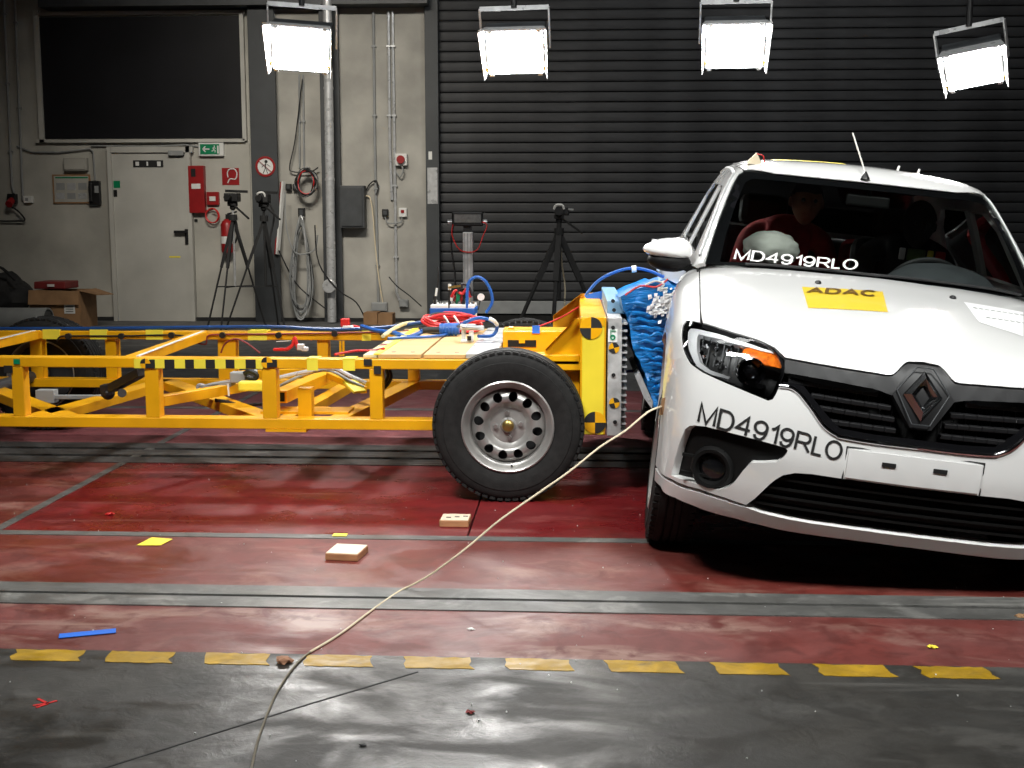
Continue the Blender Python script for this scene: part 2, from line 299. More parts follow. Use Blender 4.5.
# pictogram strip over the door: exit man, arrow and door in white on black
ps = wthing('pictogram_strip', 150, 167, 'small black strip sign with three white pictograms on the cream door', 'sign'); wbox('sign_plate', 135, 160.5, 165, 167.5, .006, M_['tapeblack'], ps, gap=.062)
for a in ((137.5, 162, 141, 166), (148.5, 162, 150, 166), (159, 161.8, 162.5, 166.5)): wbox('pictogram', *a, .003, M_['whiteplain'], ps, gap=.068)
def person_mark(px, py, s, Y, gap, m, parent, run=True):
    """a small running man in flat strokes"""
    b = B(); c = W(px, py, Y); y = Y - gap
    def q(x, z): return V(c.x + x * s, y, c.z + z * s)
    b.cyl(q(.05, .42), q(.05, .42) + V(0, -.003, 0), .10 * s, seg=10)
    for p0, p1 in (((0, .28), (-.08, -.05)), ((-.08, -.05), (.16, -.2)), ((.16, -.2), (.1, -.5)), ((-.08, -.05), (-.22, -.28)), ((-.22, -.28), (-.42, -.26)), ((0, .25), (.25, .08)), ((0, .25), (-.26, .1))): b.bar(q(*p0), q(*p1), .003, .11 * s)
    return b.done('pictogram', m, parent)
# exit sign lamp
es = wthing('exit_sign', 213, 156, 'green emergency exit sign with white arrow and running man, above fire hose signs', 'sign')
wbox('sign_case', 200, 143, 225, 156.5, .07, M_['whiteplain'], es, bevel=.01); wbox('sign_face', 202, 144.5, 221, 154.5, .006, M_['green'], es, gap=.071)
person_mark(216, 149.5, .085, YW, .079, M_['whiteplain'], es)
b = B(); p = W(203.5, 149.5); y = YW - .08
b.bar(V(p.x + .015, y, p.z), V(p.x + .10, y, p.z), .003, .016)
for s in (1, -1): b.bar(V(p.x + .015, y, p.z), V(p.x + .05, y, p.z + s * .035), .003, .015)
b.done('arrow', M_['whiteplain'], es); wbox('doorway_mark', 219, 146, 220.5, 154, .003, M_['whiteplain'], es, gap=.077)
# fire point
hc = wthing('hose_cabinet', 198, 213, 'tall narrow red steel fire cabinet on the wall right of the cream door', 'cabinet')
wbox('body', 191, 166, 206.5, 213, .10, M_['red'], hc, bevel=.005); wbox('paper_notice', 194, 184, 203, 189, .003, M_['paper'], hc, gap=.101); wbox('glass_port', 193.5, 169, 198, 177, .003, M_['black'], hc, gap=.101)
al = wthing('fire_alarm', 214, 205, 'small square red fire alarm call box beside the tall red cabinet', 'alarm')
wbox('case', 208, 192, 220, 205, .06, M_['red'], al, bevel=.004); wbox('push_button', 211, 196.5, 217, 201, .01, M_['whiteplain'], al, gap=.06)
hs = wthing('hose_sign', 231, 185, 'square red sign with white hose reel symbol above the extinguisher', 'sign')
wbox('sign_plate', 222.5, 168, 239.5, 185, .005, M_['red'], hs, gap=.016); c = W(232, 175)
B().tube([V(c.x + x, YW - .025, c.z + z) for x, z in ((-.05, -.1), (-.02, -.05), (.05, -.05), (.07, .02), (.04, .07), (-.02, .07), (-.05, .03), (-.045, -.03))], .008, 6).done('hose_symbol', M_['whiteplain'], hs)
rc = wthing('red_cable_loop', 213, 223, 'looped red cable hanging below the small fire alarm box', 'cable'); c = W(214, 214)
B().tube([V(c.x + .085 * math.cos(t) , YW - .03 - .004 * i, c.z - .02 + .09 * math.sin(t)) for i, t in enumerate([k * .6 + 1.5 for k in range(22)])], .008, 6, 2).done('coil', M_['redcable'], rc)
wbox('sensor_dots', 195, 219, 198, 222, .025, M_['black'], rc); 
fx = wthing('fire_extinguisher', 232, 254, 'red fire extinguisher hanging on the wall behind the left tripod', 'fire extinguisher'); c0, c1 = W(230.5, 253), W(230.5, 219)
B().lathe([(0, 0), (.075, .01), (.08, .03), (.08, c1.z - c0.z - .07), (.06, c1.z - c0.z - .03), (.025, c1.z - c0.z), (0, c1.z - c0.z)], V(c0.x, YW - .11, c0.z), (0, 0, 1), 24).done('cylinder', M_['red'], fx, smooth=True)
B().box((c1.x, YW - .11, c1.z + .03), (.05, .05, .06)).bar(V(c1.x, YW - .13, c1.z + .06), V(c1.x + .12, YW - .13, c1.z + .09), .02, .02).done('valve', M_['black'], fx)
B().tube([V(c1.x + .02, YW - .12, c1.z + .02), V(c1.x + .11, YW - .14, c1.z - .03), V(c1.x + .12, YW - .14, c1.z - .2), V(c1.x + .09, YW - .14, c1.z - .3)], .012).done('hose', M_['black'], fx)
B().lathe([(.0815, 0), (.0815, .09)], V(c0.x, YW - .11, c0.z + .12), (0, 0, 1), 24).done('label', M_['paper'], fx)
# prohibition disc on the dark column
pr = wthing('prohibition_sign', 265.5, 176, 'round white no-entry pictogram sign with red ring on the dark column', 'sign', Y=YW - .17); c = W(265.5, 166.5, YW - .17)
B().cyl(c, c + V(0, -.006, 0), .125, seg=32).done('disc', M_['whiteplain'], pr)
B().lathe([(.125, 0), (.125, .01), (.098, .01), (.098, 0)], c, (0, -1, 0), 32, True).bar(c + V(-.08, -.012, .07), c + V(.08, -.012, -.07), .004, .022, (0, 1, 0)).done('red_ring', M_['red'], pr)
b = B(); b.cyl(c + V(.01, -.006, .06), c + V(.01, -.009, .06), .02, seg=10)
for p0, p1, wd in (((.01, .04), (0, -.02), .045), ((.005, -.02), (.03, -.085), .02), ((0, -.02), (-.03, -.085), .02), ((0, .03), (-.045, -.01), .016), ((.02, .03), (.06, .0), .016)): b.bar(c + V(p0[0], -.0085, p0[1]), c + V(p1[0], -.0085, p1[1]), .003, wd, (0, 1, 0))
b.done('pictogram', M_['tapeblack'], pr)
# notice, phone, box, left-hand conduits
nf = wthing('framed_notice', 72, 203, 'framed evacuation notice with green header and dark frame on the white wall', 'notice')
wbox('frame', 53.5, 174.5, 91, 203.5, .02, M_['cardboard'], nf); wbox('sheet', 55, 176, 89.5, 202, .003, M_['wallwhite'], nf, gap=.02); wbox('header', 56, 177, 88.5, 178.4, .002, M_['green'], nf, gap=.023)
for i in range(3):
    for j in range(2): wbox('print_block', 57 + i * 11, 183 + j * 10, 65.5 + i * 11, 190 + j * 9, .002, M_['galv'] if (i + j) % 2 else M_['greyplastic'], nf, gap=.023)
ph = wthing('wall_phone', 96, 205, 'small black wall telephone beside the framed notice', 'telephone'); wbox('body', 90.5, 181, 101.5, 205, .06, M_['black'], ph, bevel=.006); wbox('handset', 91.5, 183, 95, 202, .04, M_['black'], ph, gap=.06, bevel=.012); wbox('keypad', 96.5, 186, 100.5, 193, .006, M_['greyplastic'], ph, gap=.06)
eb = wthing('fuse_box', 77, 171, 'low white fuse box above the framed notice', 'box'); wbox('case', 66, 158, 89, 171, .08, M_['wallrough'], eb, bevel=.006); wbox('lid', 67.5, 159.5, 87.5, 169.5, .012, M_['wallwhite'], eb, gap=.08)
def conduit(px, m, label, r=.014, cat='conduit', gap=.03, Y=YW, name='conduit', group=None, clips=True):
    P = [W(x, y, Y) + V(0, -gap, 0) for x, y in px]; root = thing(name, P[-1], label, cat, group)
    B().tube(P, r, 8, 1).done('pipe', m, root, smooth=True)
    if clips:
        for p, q in zip(P, P[1:]):
            n = int((q - p).length / .8)
            for k in range(n): c = p.lerp(q, (k + .5) / n); B().box(c, (r * 3.4, r * 2.3, .02) if abs((q - p).z) > abs((q - p).x) else (.02, r * 2.3, r * 3.4)).done('clip', m, root)
    return root
conduit([(4, -20), (13, 185), (15, 193)], M_['greyplastic'], 'grey conduit running up the far left wall edge to the red plug', .016)
conduit([(15, -20), (22, 150), (24, 200)], M_['greyplastic'], 'second grey conduit beside the far left one, reaching the white socket', .016)
conduit([(18, 146), (32, 152), (60, 152.5), (91, 149), (94, 152), (96, 180)], M_['greyplastic'], 'grey conduit along the wall under the dark window down to the phone', .012)
conduit([(92, 146), (150, 146.5), (187, 145), (200, 147)], M_['greyplastic'], 'thin conduit crossing above the cream door to the exit sign', .010)
sk = wthing('red_socket', 14, 208, 'round dark red industrial socket on the far left wall', 'socket'); c = W(14, 199); B().box(c + V(0, -.04, 0), (.11, .08, .13)).done('case', M_['black'], sk, .01); B().cyl(c + V(0, -.06, -.02), c + V(0, -.15, -.07), .045).done('plug', M_['red'], sk)
ws_ = wthing('wall_socket', 30, 203, 'small white double socket right of the red socket', 'socket'); wbox('case', 25, 196, 34, 203, .05, M_['whiteplain'], ws_, bevel=.006); wbox('outlet', 27, 198, 30, 201, .004, M_['greyplastic'], ws_, gap=.05)
tag(B().tube([W(14, 207) + V(0, -.06, 0), W(22, 212) + V(0, -.08, 0), W(27, 220) + V(0, -.06, 0), W(20, 221) + V(0, -.05, 0), W(2, 221) + V(0, -.04, 0), W(-20, 219) + V(0, -.04, 0)], .011).done('socket_lead', M_['blackcable'], smooth=True), 'black lead looping from the red socket off to the left', 'cable')
# the two wall bays right of the column
conduit([(374, 12), (375.5, 150), (379, 303)], M_['greyplastic'], 'single grey conduit down the light panel to the wide junction box', .016, gap=.05)
conduit([(389, 12), (390.5, 150), (392.5, 200)], M_['galv'], 'left grey conduit of the close pair by the red button', .018, gap=.05)
conduit([(393, 12), (395, 150), (397, 292), (400, 300)], M_['galv'], 'right grey conduit of the close pair, reaching the small junction box', .018, gap=.05)
def boxd(name, px, label, cat, m, d=.07, extra=()):
    t = wthing(name, (px[0] + px[2]) / 2, px[3], label, cat); wbox('case', *px, d, m, t, gap=.03, bevel=.008)
    for n, q, mm in extra: wbox(n, *q, .012, mm, t, gap=.03 + d, bevel=.002)
    return t
t = boxd('emergency_button', (396.5, 154, 408, 166), 'small wall box with round red emergency button', 'switch', M_['whiteplain']); c = W(402, 160); B().cyl(c + V(0, -.10, 0), c + V(0, -.14, 0), .05, seg=20).done('button', M_['red'], t)
t = boxd('control_cabinet', (342.5, 186, 367, 228), 'dark grey steel control cabinet on the light wall panel', 'cabinet', M_['darkgrey'], .16); wbox('cabinet_door', 344.5, 188, 365, 226, .015, M_['darkgrey'], t, gap=.19, bevel=.003)
for y in (190, 222): wbox('hinge', 340.5, y, 343, y + 3, .04, M_['galv'], t, gap=.05)
boxd('wall_switch', (399.5, 208, 407.5, 217), 'white switch box with a red mark right of the conduits', 'switch', M_['whiteplain'], .05, (('rocker', (402, 210, 405, 213), M_['red']),))
boxd('wall_outlet', (383, 209, 389, 217), 'small black outlet box left of the close conduit pair', 'socket', M_['black'], .05, (('outlet', (384, 211, 388, 215), M_['darkgrey']),))
boxd('junction_box', (372.5, 302, 388, 311), 'wide grey junction box above the small cardboard boxes', 'box', M_['greyplastic'], .07, (('lid', (374, 303, 386.5, 310), M_['greyplastic']),))
boxd('junction_box', (400, 299, 409, 307), 'small grey junction box at the foot of the conduit pair', 'box', M_['greyplastic'], .07, (('lid', (401, 300, 408, 306), M_['greyplastic']),))
def wcable(px, r, m, label, gap=.06, Y=YW, name='wall_cable', cat='cable'):
    return tag(B().tube([W(x, y, Y) + V(0, -gap - .012 * (i % 3), 0) for i, (x, y) in enumerate(px)], r, 6).done(name, m, smooth=True), label, cat)
wcable([(366, 192), (371, 184), (377, 181), (379, 188), (377, 195)], .009, M_['blackcable'], 'short black cable arching from the top of the dark grey cabinet')
wcable([(366, 196), (371, 198), (374, 215), (376, 245), (380, 280), (384, 303)], .009, M_['cream'], 'pale yellow cable hanging from the dark grey cabinet to the junction box')
wcable([(397, 172), (401, 177), (404, 172), (403, 166)], .009, M_['greyplastic'], 'short grey cable loop under the red emergency button', gap=.08)
wcable([(386, 217), (389, 223), (397, 223), (402, 222), (403, 217)], .009, M_['greyplastic'], 'grey cable joining the black outlet and the white switch box', gap=.08)
wcable([(392, 276), (400, 285), (412, 294), (424, 305)], .008, M_['blackcable'], 'thin black lead sagging from the conduits towards the shutter', gap=.25)
# big galvanised down pipe
dp = wthing('down_pipe', 333, 324, 'shiny galvanised down pipe running up in front of the narrow dark column', 'pipe', Y=YW - .3); a, c = W(332, 322, YW - .3), W(327.5, 20, YW - .3)
B().tube([c + V(-.0, 0, 1.2), c, a], .055, 20, 1).done('pipe', M_['galv'], dp, smooth=True)
for k in (.12, .48, .78): q = a.lerp(c, k); B().cyl(q - V(0, 0, .015), q + V(0, 0, .015), .061, seg=20).done('coupling', M_['galv'], dp)
q = W(330, 286, YW - .36); B().cyl(q, q + V(0, -.07, 0), .085, seg=24).done('end_cover', M_['galv'], dp, .008)
# hanging cable hanks and sockets left of the pipe
conduit([(300, 75), (300.5, 168)], M_['greyplastic'], 'left one of two short grey conduits above the cable hanks', .012, gap=.05)
conduit([(304, 75), (305, 168)], M_['greyplastic'], 'right one of two short grey conduits above the cable hanks', .012, gap=.05)
def hank(cx, cy, rx, ry, n, mats, label, name='cable_hank', lean=1):
    t = wthing(name, cx, cy + ry, label, 'cable'); rr = random.Random(int(cx))
    for i in range(n):
        k = rr.uniform(.72, 1.05); kx = rr.uniform(.6, 1.1); ph_ = rr.uniform(-.3, .3); P = []
        for j in range(12):
            u = 2 * math.pi * j / 12; pin = lean + (1 - lean) * (.5 + .5 * math.sin(u)); p = W(cx + rx * kx * pin * math.cos(u + ph_ * .3) + rr.uniform(-.6, .6), cy - ry + ry * (1 + k * math.sin(u)) - (0 if k > .9 else 0)); P.append(p + V(0, -.19 - .02 * i / n * 3 + .02 * math.sin(3 * u + i), 0))
        B().tube(P, .0075, 5, 3, True).done('cable_turn', mats[i % len(mats)], t, smooth=True)
    B().cyl(W(cx, cy - ry) + V(0, 0, 0), W(cx, cy - ry) + V(0, -.2, 0), .012).done('hook', M_['galv'], t); return t
hank(310, 183, 11, 15, 8, [M_['blackcable'], M_['blackcable'], M_['greyplastic'], M_['blackcable'], M_['blackcable'], M_['redcable'], M_['blackcable'], M_['blackcable']], 'round coil of dark and red cable hanging left of the down pipe')
hank(305, 267, 14, 50, 16, [M_['greyplastic'], M_['blackcable'], M_['greyplastic'], M_['galv'], M_['greyplastic']], 'long hanging hank of grey cable below the round coil', lean=.4)
for x, lab in ((290, 'left of two small black outlets above the long cable hank'), (297, 'right of two small black outlets above the long cable hank')): boxd('wall_outlet', (x - 2.8, 184, x + 2.8, 191), lab, 'socket', M_['black'], .06, (('outlet', (x - 1.6, 185.5, x + 1.6, 189), M_['darkgrey']),))
boxd('wall_outlet', (299.5, 208, 306, 217), 'single black outlet at the top of the long cable hank', 'socket', M_['black'], .06, (('outlet', (301, 210, 304.5, 215), M_['darkgrey']),))
wb2 = wthing('white_batten', 284, 256, 'pale wooden batten leaning on the wall right of the dark column', 'batten'); B().bar(W(284.5, 182) + V(0, -.05, 0), W(281.5, 254) + V(0, -.2, 0), .025, .055).done('strip', M_['whiteplain'], wb2); B().bar(W(282.3, 182) + V(0, -.05, 0), W(279.3, 254) + V(0, -.2, 0), .026, .012).done('red_edge', M_['red'], wb2)
wcable([(304, 80), (297, 140), (292, 165), (294, 172), (312, 172), (320, 168)], .008, M_['blackcable'], 'black cable dropping from the top past the round coil', gap=.09)
wcable([(283, 250), (300, 282), (320, 300), (345, 320), (350, 330)], .009, M_['blackcable'], 'black cable sagging from the batten to the floor by the pipe', gap=.22)
wcable([(322, 225), (326, 262), (345, 288), (362, 300), (372, 318)], .009, M_['blackcable'], 'black cable swinging under the control cabinet to the cardboard boxes', gap=.42)
wcable([(290, 192), (291, 225), (300, 252), (318, 250), (322, 235)], .009, M_['greyplastic'], 'grey cable slack between the black outlets and the pipe', gap=.25)
# roller shutter
d2 = thing('door_2', (W(440, 310).x, YW, 0), kind='structure')
slx0, slx1, pit = xs1, XR - .02, .1226; zb = W(600, 301).z; first = None
nsl = int((ZC - zb) / pit)
for i in range(nsl):
    if first is None:
        h = pit - .010; pr_ = [(0, 0), (-.014, .004), (-.020, .02), (-.022, h * .5), (-.020, h - .02), (-.014, h - .004), (0, h)]
        first = B().prism([V(slx0, YW + .05 + y, zb + z) for y, z in pr_], (slx1 - slx0, 0, 0)).done('slat', M_['shutter'], d2)
    else: o = first.copy(); COL.objects.link(o); o.location.z = i * pit
B().box(((slx0 + slx1) / 2, YW + .09, ZC / 2), (slx1 - slx0, .06, ZC)).done('joint_backing', M_['shutdark'], d2)
B().box(((slx0 + slx1) / 2, YW + .03, zb - .085), (slx1 - slx0, .07, .16)).done('bottom_bar', M_['greyplastic'], d2, .006)
B().box(((slx0 + slx1) / 2, YW + .03, .045), (slx1 - slx0, .09, .08)).done('rubber_seal', M_['rubber'], d2)
B().box(((xs0 + xs1) / 2, YW - .02, ZC / 2), (xs1 - xs0, .16, ZC)).done('guide_rail', M_['column'], d2, .004)
wbox('bright_plate', 428.5, 168, 438.5, 204, .004, M_['galv'], d2, gap=.101); wbox('white_label', 429.5, 152, 433, 160, .004, M_['paper'], d2, gap=.101)
# ================================================================== floodlights on hangers
M_LAMP = emit('floodlight_glow', (1, .98, .95), 210)
def floodlight(px, py, label, roll=0, pan=0, tilt=24, Y=7.2, w=.44, h=.34):
    K = Y / 10
    c = at(px, py, Y=Y); t = thing('floodlight', c, label, 'lamp', 'floodlights hanging in a row before the shutter')
    R = Matrix.Rotation(math.radians(pan), 3, 'Z') @ Matrix.Rotation(math.radians(roll), 3, 'Y') @ Matrix.Rotation(math.radians(tilt), 3, 'X')
    def L(x, y, z): return c + R @ V(x, y, z) * K
    def bx(b, p, s): b.box(L(*p), tuple(q * K for q in s), R)
    b = B(); bx(b, (0, .14, 0), (w + .05, .2, h + .04)); b.done('housing', M_['darkgrey'], t, .01)
    b = B(); bx(b, (0, .30, 0), (w * .6, .14, h * .6)); b.done('ballast', M_['black'], t, .01)
    b = B(); bx(b, (0, .035, 0), (w, .012, h)); b.done('lens', M_LAMP, t)
    for s in (-1, 1):
        b = B(); b.prism([L(s * (w / 2 + .022), .04, -h / 2 - .02), L(s * (w / 2 + .022), .04, h / 2 + .02), L(s * (w / 2 + .05), -.16, h / 2 + .06), L(s * (w / 2 + .035), -.05, -h / 2 - .03)], R @ V(s * .005, 0, 0)); b.done('barn_door', M_['galv'], t)
        b = B(); bx(b, (s * (w / 2 + .011), .03, 0), (.012, .03, h * .45)); b.done('side_handle', M_['steel'], t)
        for q in (-1, 1): b = B(); bx(b, (s * (w / 2 - .02), .02, q * (h / 2 + .005)), (.035, .03, .022)); b.done('lens_clip', M_['steel'], t)
        b = B(); bx(b, (s * (w / 2 + .014), .0, -h * .36), (.02, .03, .03)); b.done('latch', M_['brass'], t)
    b = B(); b.prism([L(-w / 2 - .02, .05, h / 2 + .03), L(w / 2 + .02, .05, h / 2 + .03), L(w / 2 + .05, -.17, h / 2 + .075), L(-w / 2 - .05, -.17, h / 2 + .075)], R @ V(0, 0, .006)); b.done('visor', M_['galv'], t)
    b = B()
    for s in (-1, 1): b.bar(L(s * (w / 2 + .06), .14, 0), L(s * (w / 2 + .06), .14, h / 2 + .16), .010, .026)
    b.bar(L(-w / 2 - .06, .14, h / 2 + .16), L(w / 2 + .06, .14, h / 2 + .16), .010, .026); b.done('yoke', M_['galv'], t)
    k = L(0, .14, h / 2 + .16); B().cyl(k, V(k.x, k.y, ZC), .018).done('hanger_rod', M_['black'], t)
    return t
floodlight(300, 51, 'lit white floodlight hanging before the light wall panel, leftmost', 4, 5)
floodlight(515, 54, 'lit white floodlight straight above the small tripod camera and shutter', -1, -2, 26)
floodlight(735, 48, 'lit white floodlight above the left side of the car roof', 0, -4, 26)
floodlight(974, 70, 'lit white floodlight tilted sideways above the right end of the car roof', -9, -20, 30, w=.40, h=.30)
tag(B().box((-.0, 7.3, ZC - .1), (9, .08, .14)).done('lighting_bar', M_['black'], None, .01), 'black ceiling bar that carries the four floodlights', 'bar')
# ================================================================== tripods and things by the back wall
def tripod(name, apex, feet, m, label, Y, r=.014, sp=.62, cam=None, group='camera tripods by the back wall'):
    A = at(*apex, Y=Y); t = thing(name, V(A.x, A.y, 0), label, 'tripod', group); pr = []
    for fx, dy in feet:
        f = at(fx, 330, Y=Y); F = V(f.x, Y + dy, .01); k = A.lerp(F, .45)
        lg = B().bar(A.lerp(F, .02) + V(0, 0, -.02), k, r * 2.2, r * 2.2).done('leg', m, t); B().cyl(k, F, r * .8, seg=8).done('lower_leg', m, lg); B().ball(F + V(0, 0, .008), r * 1.3, seg=8).done('rubber_foot', M_['rubber'], lg)
        q = A.lerp(F, sp); pr.append(q); 
    m_ = V(A.x, A.y, pr[0].z)
    for q in pr: B().bar(m_, q, .012, .014).done('spreader', m, t)
    B().cyl(m_, A + V(0, 0, .12), r, seg=10).done('centre_column', M_['galv'] if cam == 'silver' else m, t)
    B().cyl(A - V(0, 0, .04), A + V(0, 0, .03), .05, seg=12).done('shoulder', m, t)
    B().box(A + V(0, 0, .15), (.10, .10, .05)).ball(A + V(0, 0, .11), .035).done('head', m, t, .008)
    B().bar(A + V(.03, -.03, .13), A + V(.24, -.2, -.02), .018, .018).done('pan_handle', m, t); return t, A + V(0, 0, .175)
def camera(P, label, m, w=.11, face=-1, white=False):
    t = thing('video_camera', P, label, 'camera'); B().box(P + V(0, 0, .05), (w, .16, .10)).done('camera_body', m, t, .012)
    B().cyl(P + V(-.02, -.08, .05), P + V(-.02, -.17, .05), .036, seg=16).done('lens_barrel', M_['black'], t); B().bar(P + V(-w / 2, 0, .125), P + V(w / 2 + .1, 0, .115), .03, .03).done('top_handle', M_['black'], t)
    if white: B().tube([P + V(-.05, -.07, .08), P + V(-.04, -.085, .11), P + V(.02, -.085, .115), P + V(.04, -.07, .07)], .012).done('white_rim', M_['whiteplain'], t)
    return t
_, P = tripod('tripod', (233, 217), ((211, -.15), (232, -.45), (258, .35)), M_['matteblack'], 'black tripod with silver column standing before the extinguisher', 13.9, cam='silver'); camera(P, 'dark video camera with long handle on the tripod before the extinguisher', M_['black'], .16)
_, P = tripod('tripod', (264, 218), ((231, -.2), (287, -.1), (270, .4)), M_['matteblack'], 'black tripod standing before the dark column', 14.0); camera(P, 'dark video camera with white edge mark before the dark column', M_['matteblack'], .14, white=True)
B().tube([P + V(.05, 0, .02), P + V(.12, .0, -.15), P + V(.06, 0, -.5), P + V(.14, 0, -1.0)], .012).done('hanging_strap', M_['matteblack'], _)
_, P = tripod('tripod', (559, 231), ((512, -.1), (553, -.5), (606, .1)), M_['matteblack'], 'black tripod standing alone in front of the dark roller shutter', 12.6, r=.027); 
t = thing('photo_camera', P, 'small black and silver camera on the tripod before the shutter', 'camera'); B().box(P + V(.03, 0, .03), (.15, .09, .09)).done('camera_body', M_['black'], t, .01); B().cyl(P + V(.0, -.045, .03), P + V(.0, -.12, .03), .045, seg=18).done('lens_barrel', M_['black'], t); B().tube([P + V(-.05, -.05, .05), P + V(-.03, -.06, .09), P + V(.03, -.06, .09), P + V(.05, -.05, .05)], .014).done('silver_ring', M_['whiteplain'], t); B().bar(P + V(.09, -.03, .05), P + V(.15, -.03, .045), .03, .02).done('side_light', M_['greyplastic'], t)
tag(B().tube([at(560, 240, Y=12.7), at(562, 265, Y=12.72), at(565, 290, Y=12.7), V(at(563, 300, Y=12.7).x, 12.6, .02)], .009).done('camera_cable', M_['cream']), 'pale cable hanging down inside the tripod before the shutter', 'cable')
# lamp panel on an aluminium post
Y = 9.4; A = at(468, 232, Y=Y); t = thing('stand_lamp', V(A.x, Y, 0), 'unlit lamp panel on a white aluminium post before the shutter', 'lamp')
B().box((A.x, Y, A.z / 2), (.078, .078, A.z)).done('post', M_['alu'], t, .006); B().box((A.x, Y, .02), (.5, .5, .04)).done('base_plate', M_['darkgrey'], t, .006)
for s in (-1, 0, 1): B().box((A.x + s * .026, Y - .040, A.z / 2), (.006, .004, A.z - .02)).done('slot', M_['greyplastic'], t)
h = B().box(at(467.5, 219, Y=Y - .02), (.24, .08, .11)).done('lamp_head', M_['black'], t, .01); B().box(at(467.5, 218.5, Y=Y - .065), (.205, .01, .062)).done('light_panel', M_['ledface'], h)
B().box(at(467.5, 228, Y=Y), (.06, .05, .06)).done('bracket', M_['black'], t)
for s in (-1, 1): B().cyl(at(467.5 + s * 14.5, 222, Y=Y), at(467.5 + s * 14.5, 222, Y=Y) + V(s * .04, 0, 0), .02).done('knob', M_['galv'], t)
tag(B().tube([at(x, y, Y=Y - .06) for x, y in ((453, 224), (452, 235), (458, 248), (466, 252), (477, 250), (483, 236), (487, 225), (482, 222))], .005, 5).done('lamp_lead', M_['redcable']), 'thin red lead looped round the aluminium lamp post', 'cable')
tag(B().tube([at(x, y, Y=Y - .03) for x, y in ((453, 226), (451, 245), (455, 275), (455, 300))], .008, 5).done('lamp_lead', M_['blackcable']), 'black lead hanging left of the aluminium lamp post', 'cable')
# boxes and clutter by the left wall
def carton(px, Y, d, label, open_=True, lab=True, name='cardboard_box', H=None):
    a, b = at(px[0], px[3], Y=Y), at(px[2], px[1], Y=Y); z0 = 0; c = V((a.x + b.x) / 2, Y + d / 2, 0); wx = b.x - a.x; zt = b.z
    t = thing(name, c, label, 'box'); th = .008
    B().box(c + V(0, -d / 2, zt / 2), (wx, th, zt)).box(c + V(0, d / 2, zt / 2), (wx, th, zt)).box(c + V(-wx / 2, 0, zt / 2), (th, d, zt)).box(c + V(wx / 2, 0, zt / 2), (th, d, zt)).box(c + V(0, 0, .006), (wx, d, .012)).done('carton', M_['cardboard'], t)
    if open_:
        B().prism([c + V(wx / 2, -d / 2, zt), c + V(wx / 2, d / 2, zt), c + V(wx / 2 + .22, d / 2, zt - .07), c + V(wx / 2 + .22, -d / 2, zt - .05)], (0, 0, .008)).done('flap', M_['cardboard'], t)
        B().prism([c + V(-wx / 2, -d / 2 - .01, zt + .01), c + V(wx / 2, -d / 2 - .01, zt), c + V(wx / 2, -d / 2 - .04, zt - .16), c + V(-wx / 2, -d / 2 - .05, zt - .16)], (0, .008, 0)).done('flap', M_['cardboard'], t)
    else: B().box(c + V(0, 0, zt), (wx, d, .008)).done('lid', M_['cardboard'], t)
    if lab:
        q = at(69.5, 309, Y=Y - .01); B().box((q.x, Y - .008, q.z), (.13, .004, .11)).done('label', M_['paper'], t)
        for k in range(3): B().box((q.x, Y - .011, q.z - .03 + .03 * k), (.09, .002, .008)).done('print_line', M_['tapeblack'], t)
    return t
carton((31, 291, 79, 330), 13.9, .5, 'large open cardboard box with a white label against the left wall')
carton((364, 313, 377, 330), 14.6, .25, 'small closed cardboard box under the junction boxes, left of two', False, False); carton((378.5, 314, 392, 330), 14.6, .25, 'small closed cardboard box under the junction boxes, right of two', False, False)
rb = at(53, 285, Y=14.1); t = thing('red_case', V(rb.x, 14.1, rb.z - .045), 'flat dark red case lying on the open cardboard box', 'case'); B().box(rb + V(0, .1, 0), (.38, .4, .085)).done('case_body', M_['darkred'], t, .01); B().box(rb + V(.02, -.105, .0), (.08, .02, .03)).done('clasp', M_['whiteplain'], t)
bg = at(8, 296, Y=14.2); t = thing('black_bag', V(bg.x, 14.3, 0), 'crumpled black bag heaped left of the open cardboard box', 'bag'); b = B(); q = bmesh.ops.create_icosphere(b.bm, subdivisions=4, radius=1)
for v in q['verts']:
    n = noise.noise(v.co * 2.2) * .2 + noise.noise(v.co * 6) * .07; v.co = v.co * (1 + n); v.co = V(v.co.x * .44 + bg.x - .25, v.co.y * .35 + 14.35, max(0, .33 + v.co.z * .33))
b.done('bag_body', M_['matteblack'], t, smooth=True); B().tube([V(bg.x - .1, 14.1, .55), V(bg.x, 14.02, .72), V(bg.x + .15, 14.1, .56)], .018).done('strap', M_['matteblack'], t)
q = at(18, 313, Y=13.0); t = thing('rolled_mat', V(q.x, 13.0, 0), 'rolled grey mat lying in front of the open cardboard box', 'mat'); 
B().lathe([(.15, -.6), (.15, .6), (.135, .6), (.135, -.6)], V(q.x - .3, 13.1, .15), (1, 0, 0), 28, True).done('outer_turn', M_['greyplastic'], t, smooth=True); B().lathe([(.12, -.59), (.12, .59), (.03, .59), (.03, -.59)], V(q.x - .3, 13.1, .15), (1, 0, 0), 24, True).done('inner_turn', M_['darkgrey'], t, smooth=True)
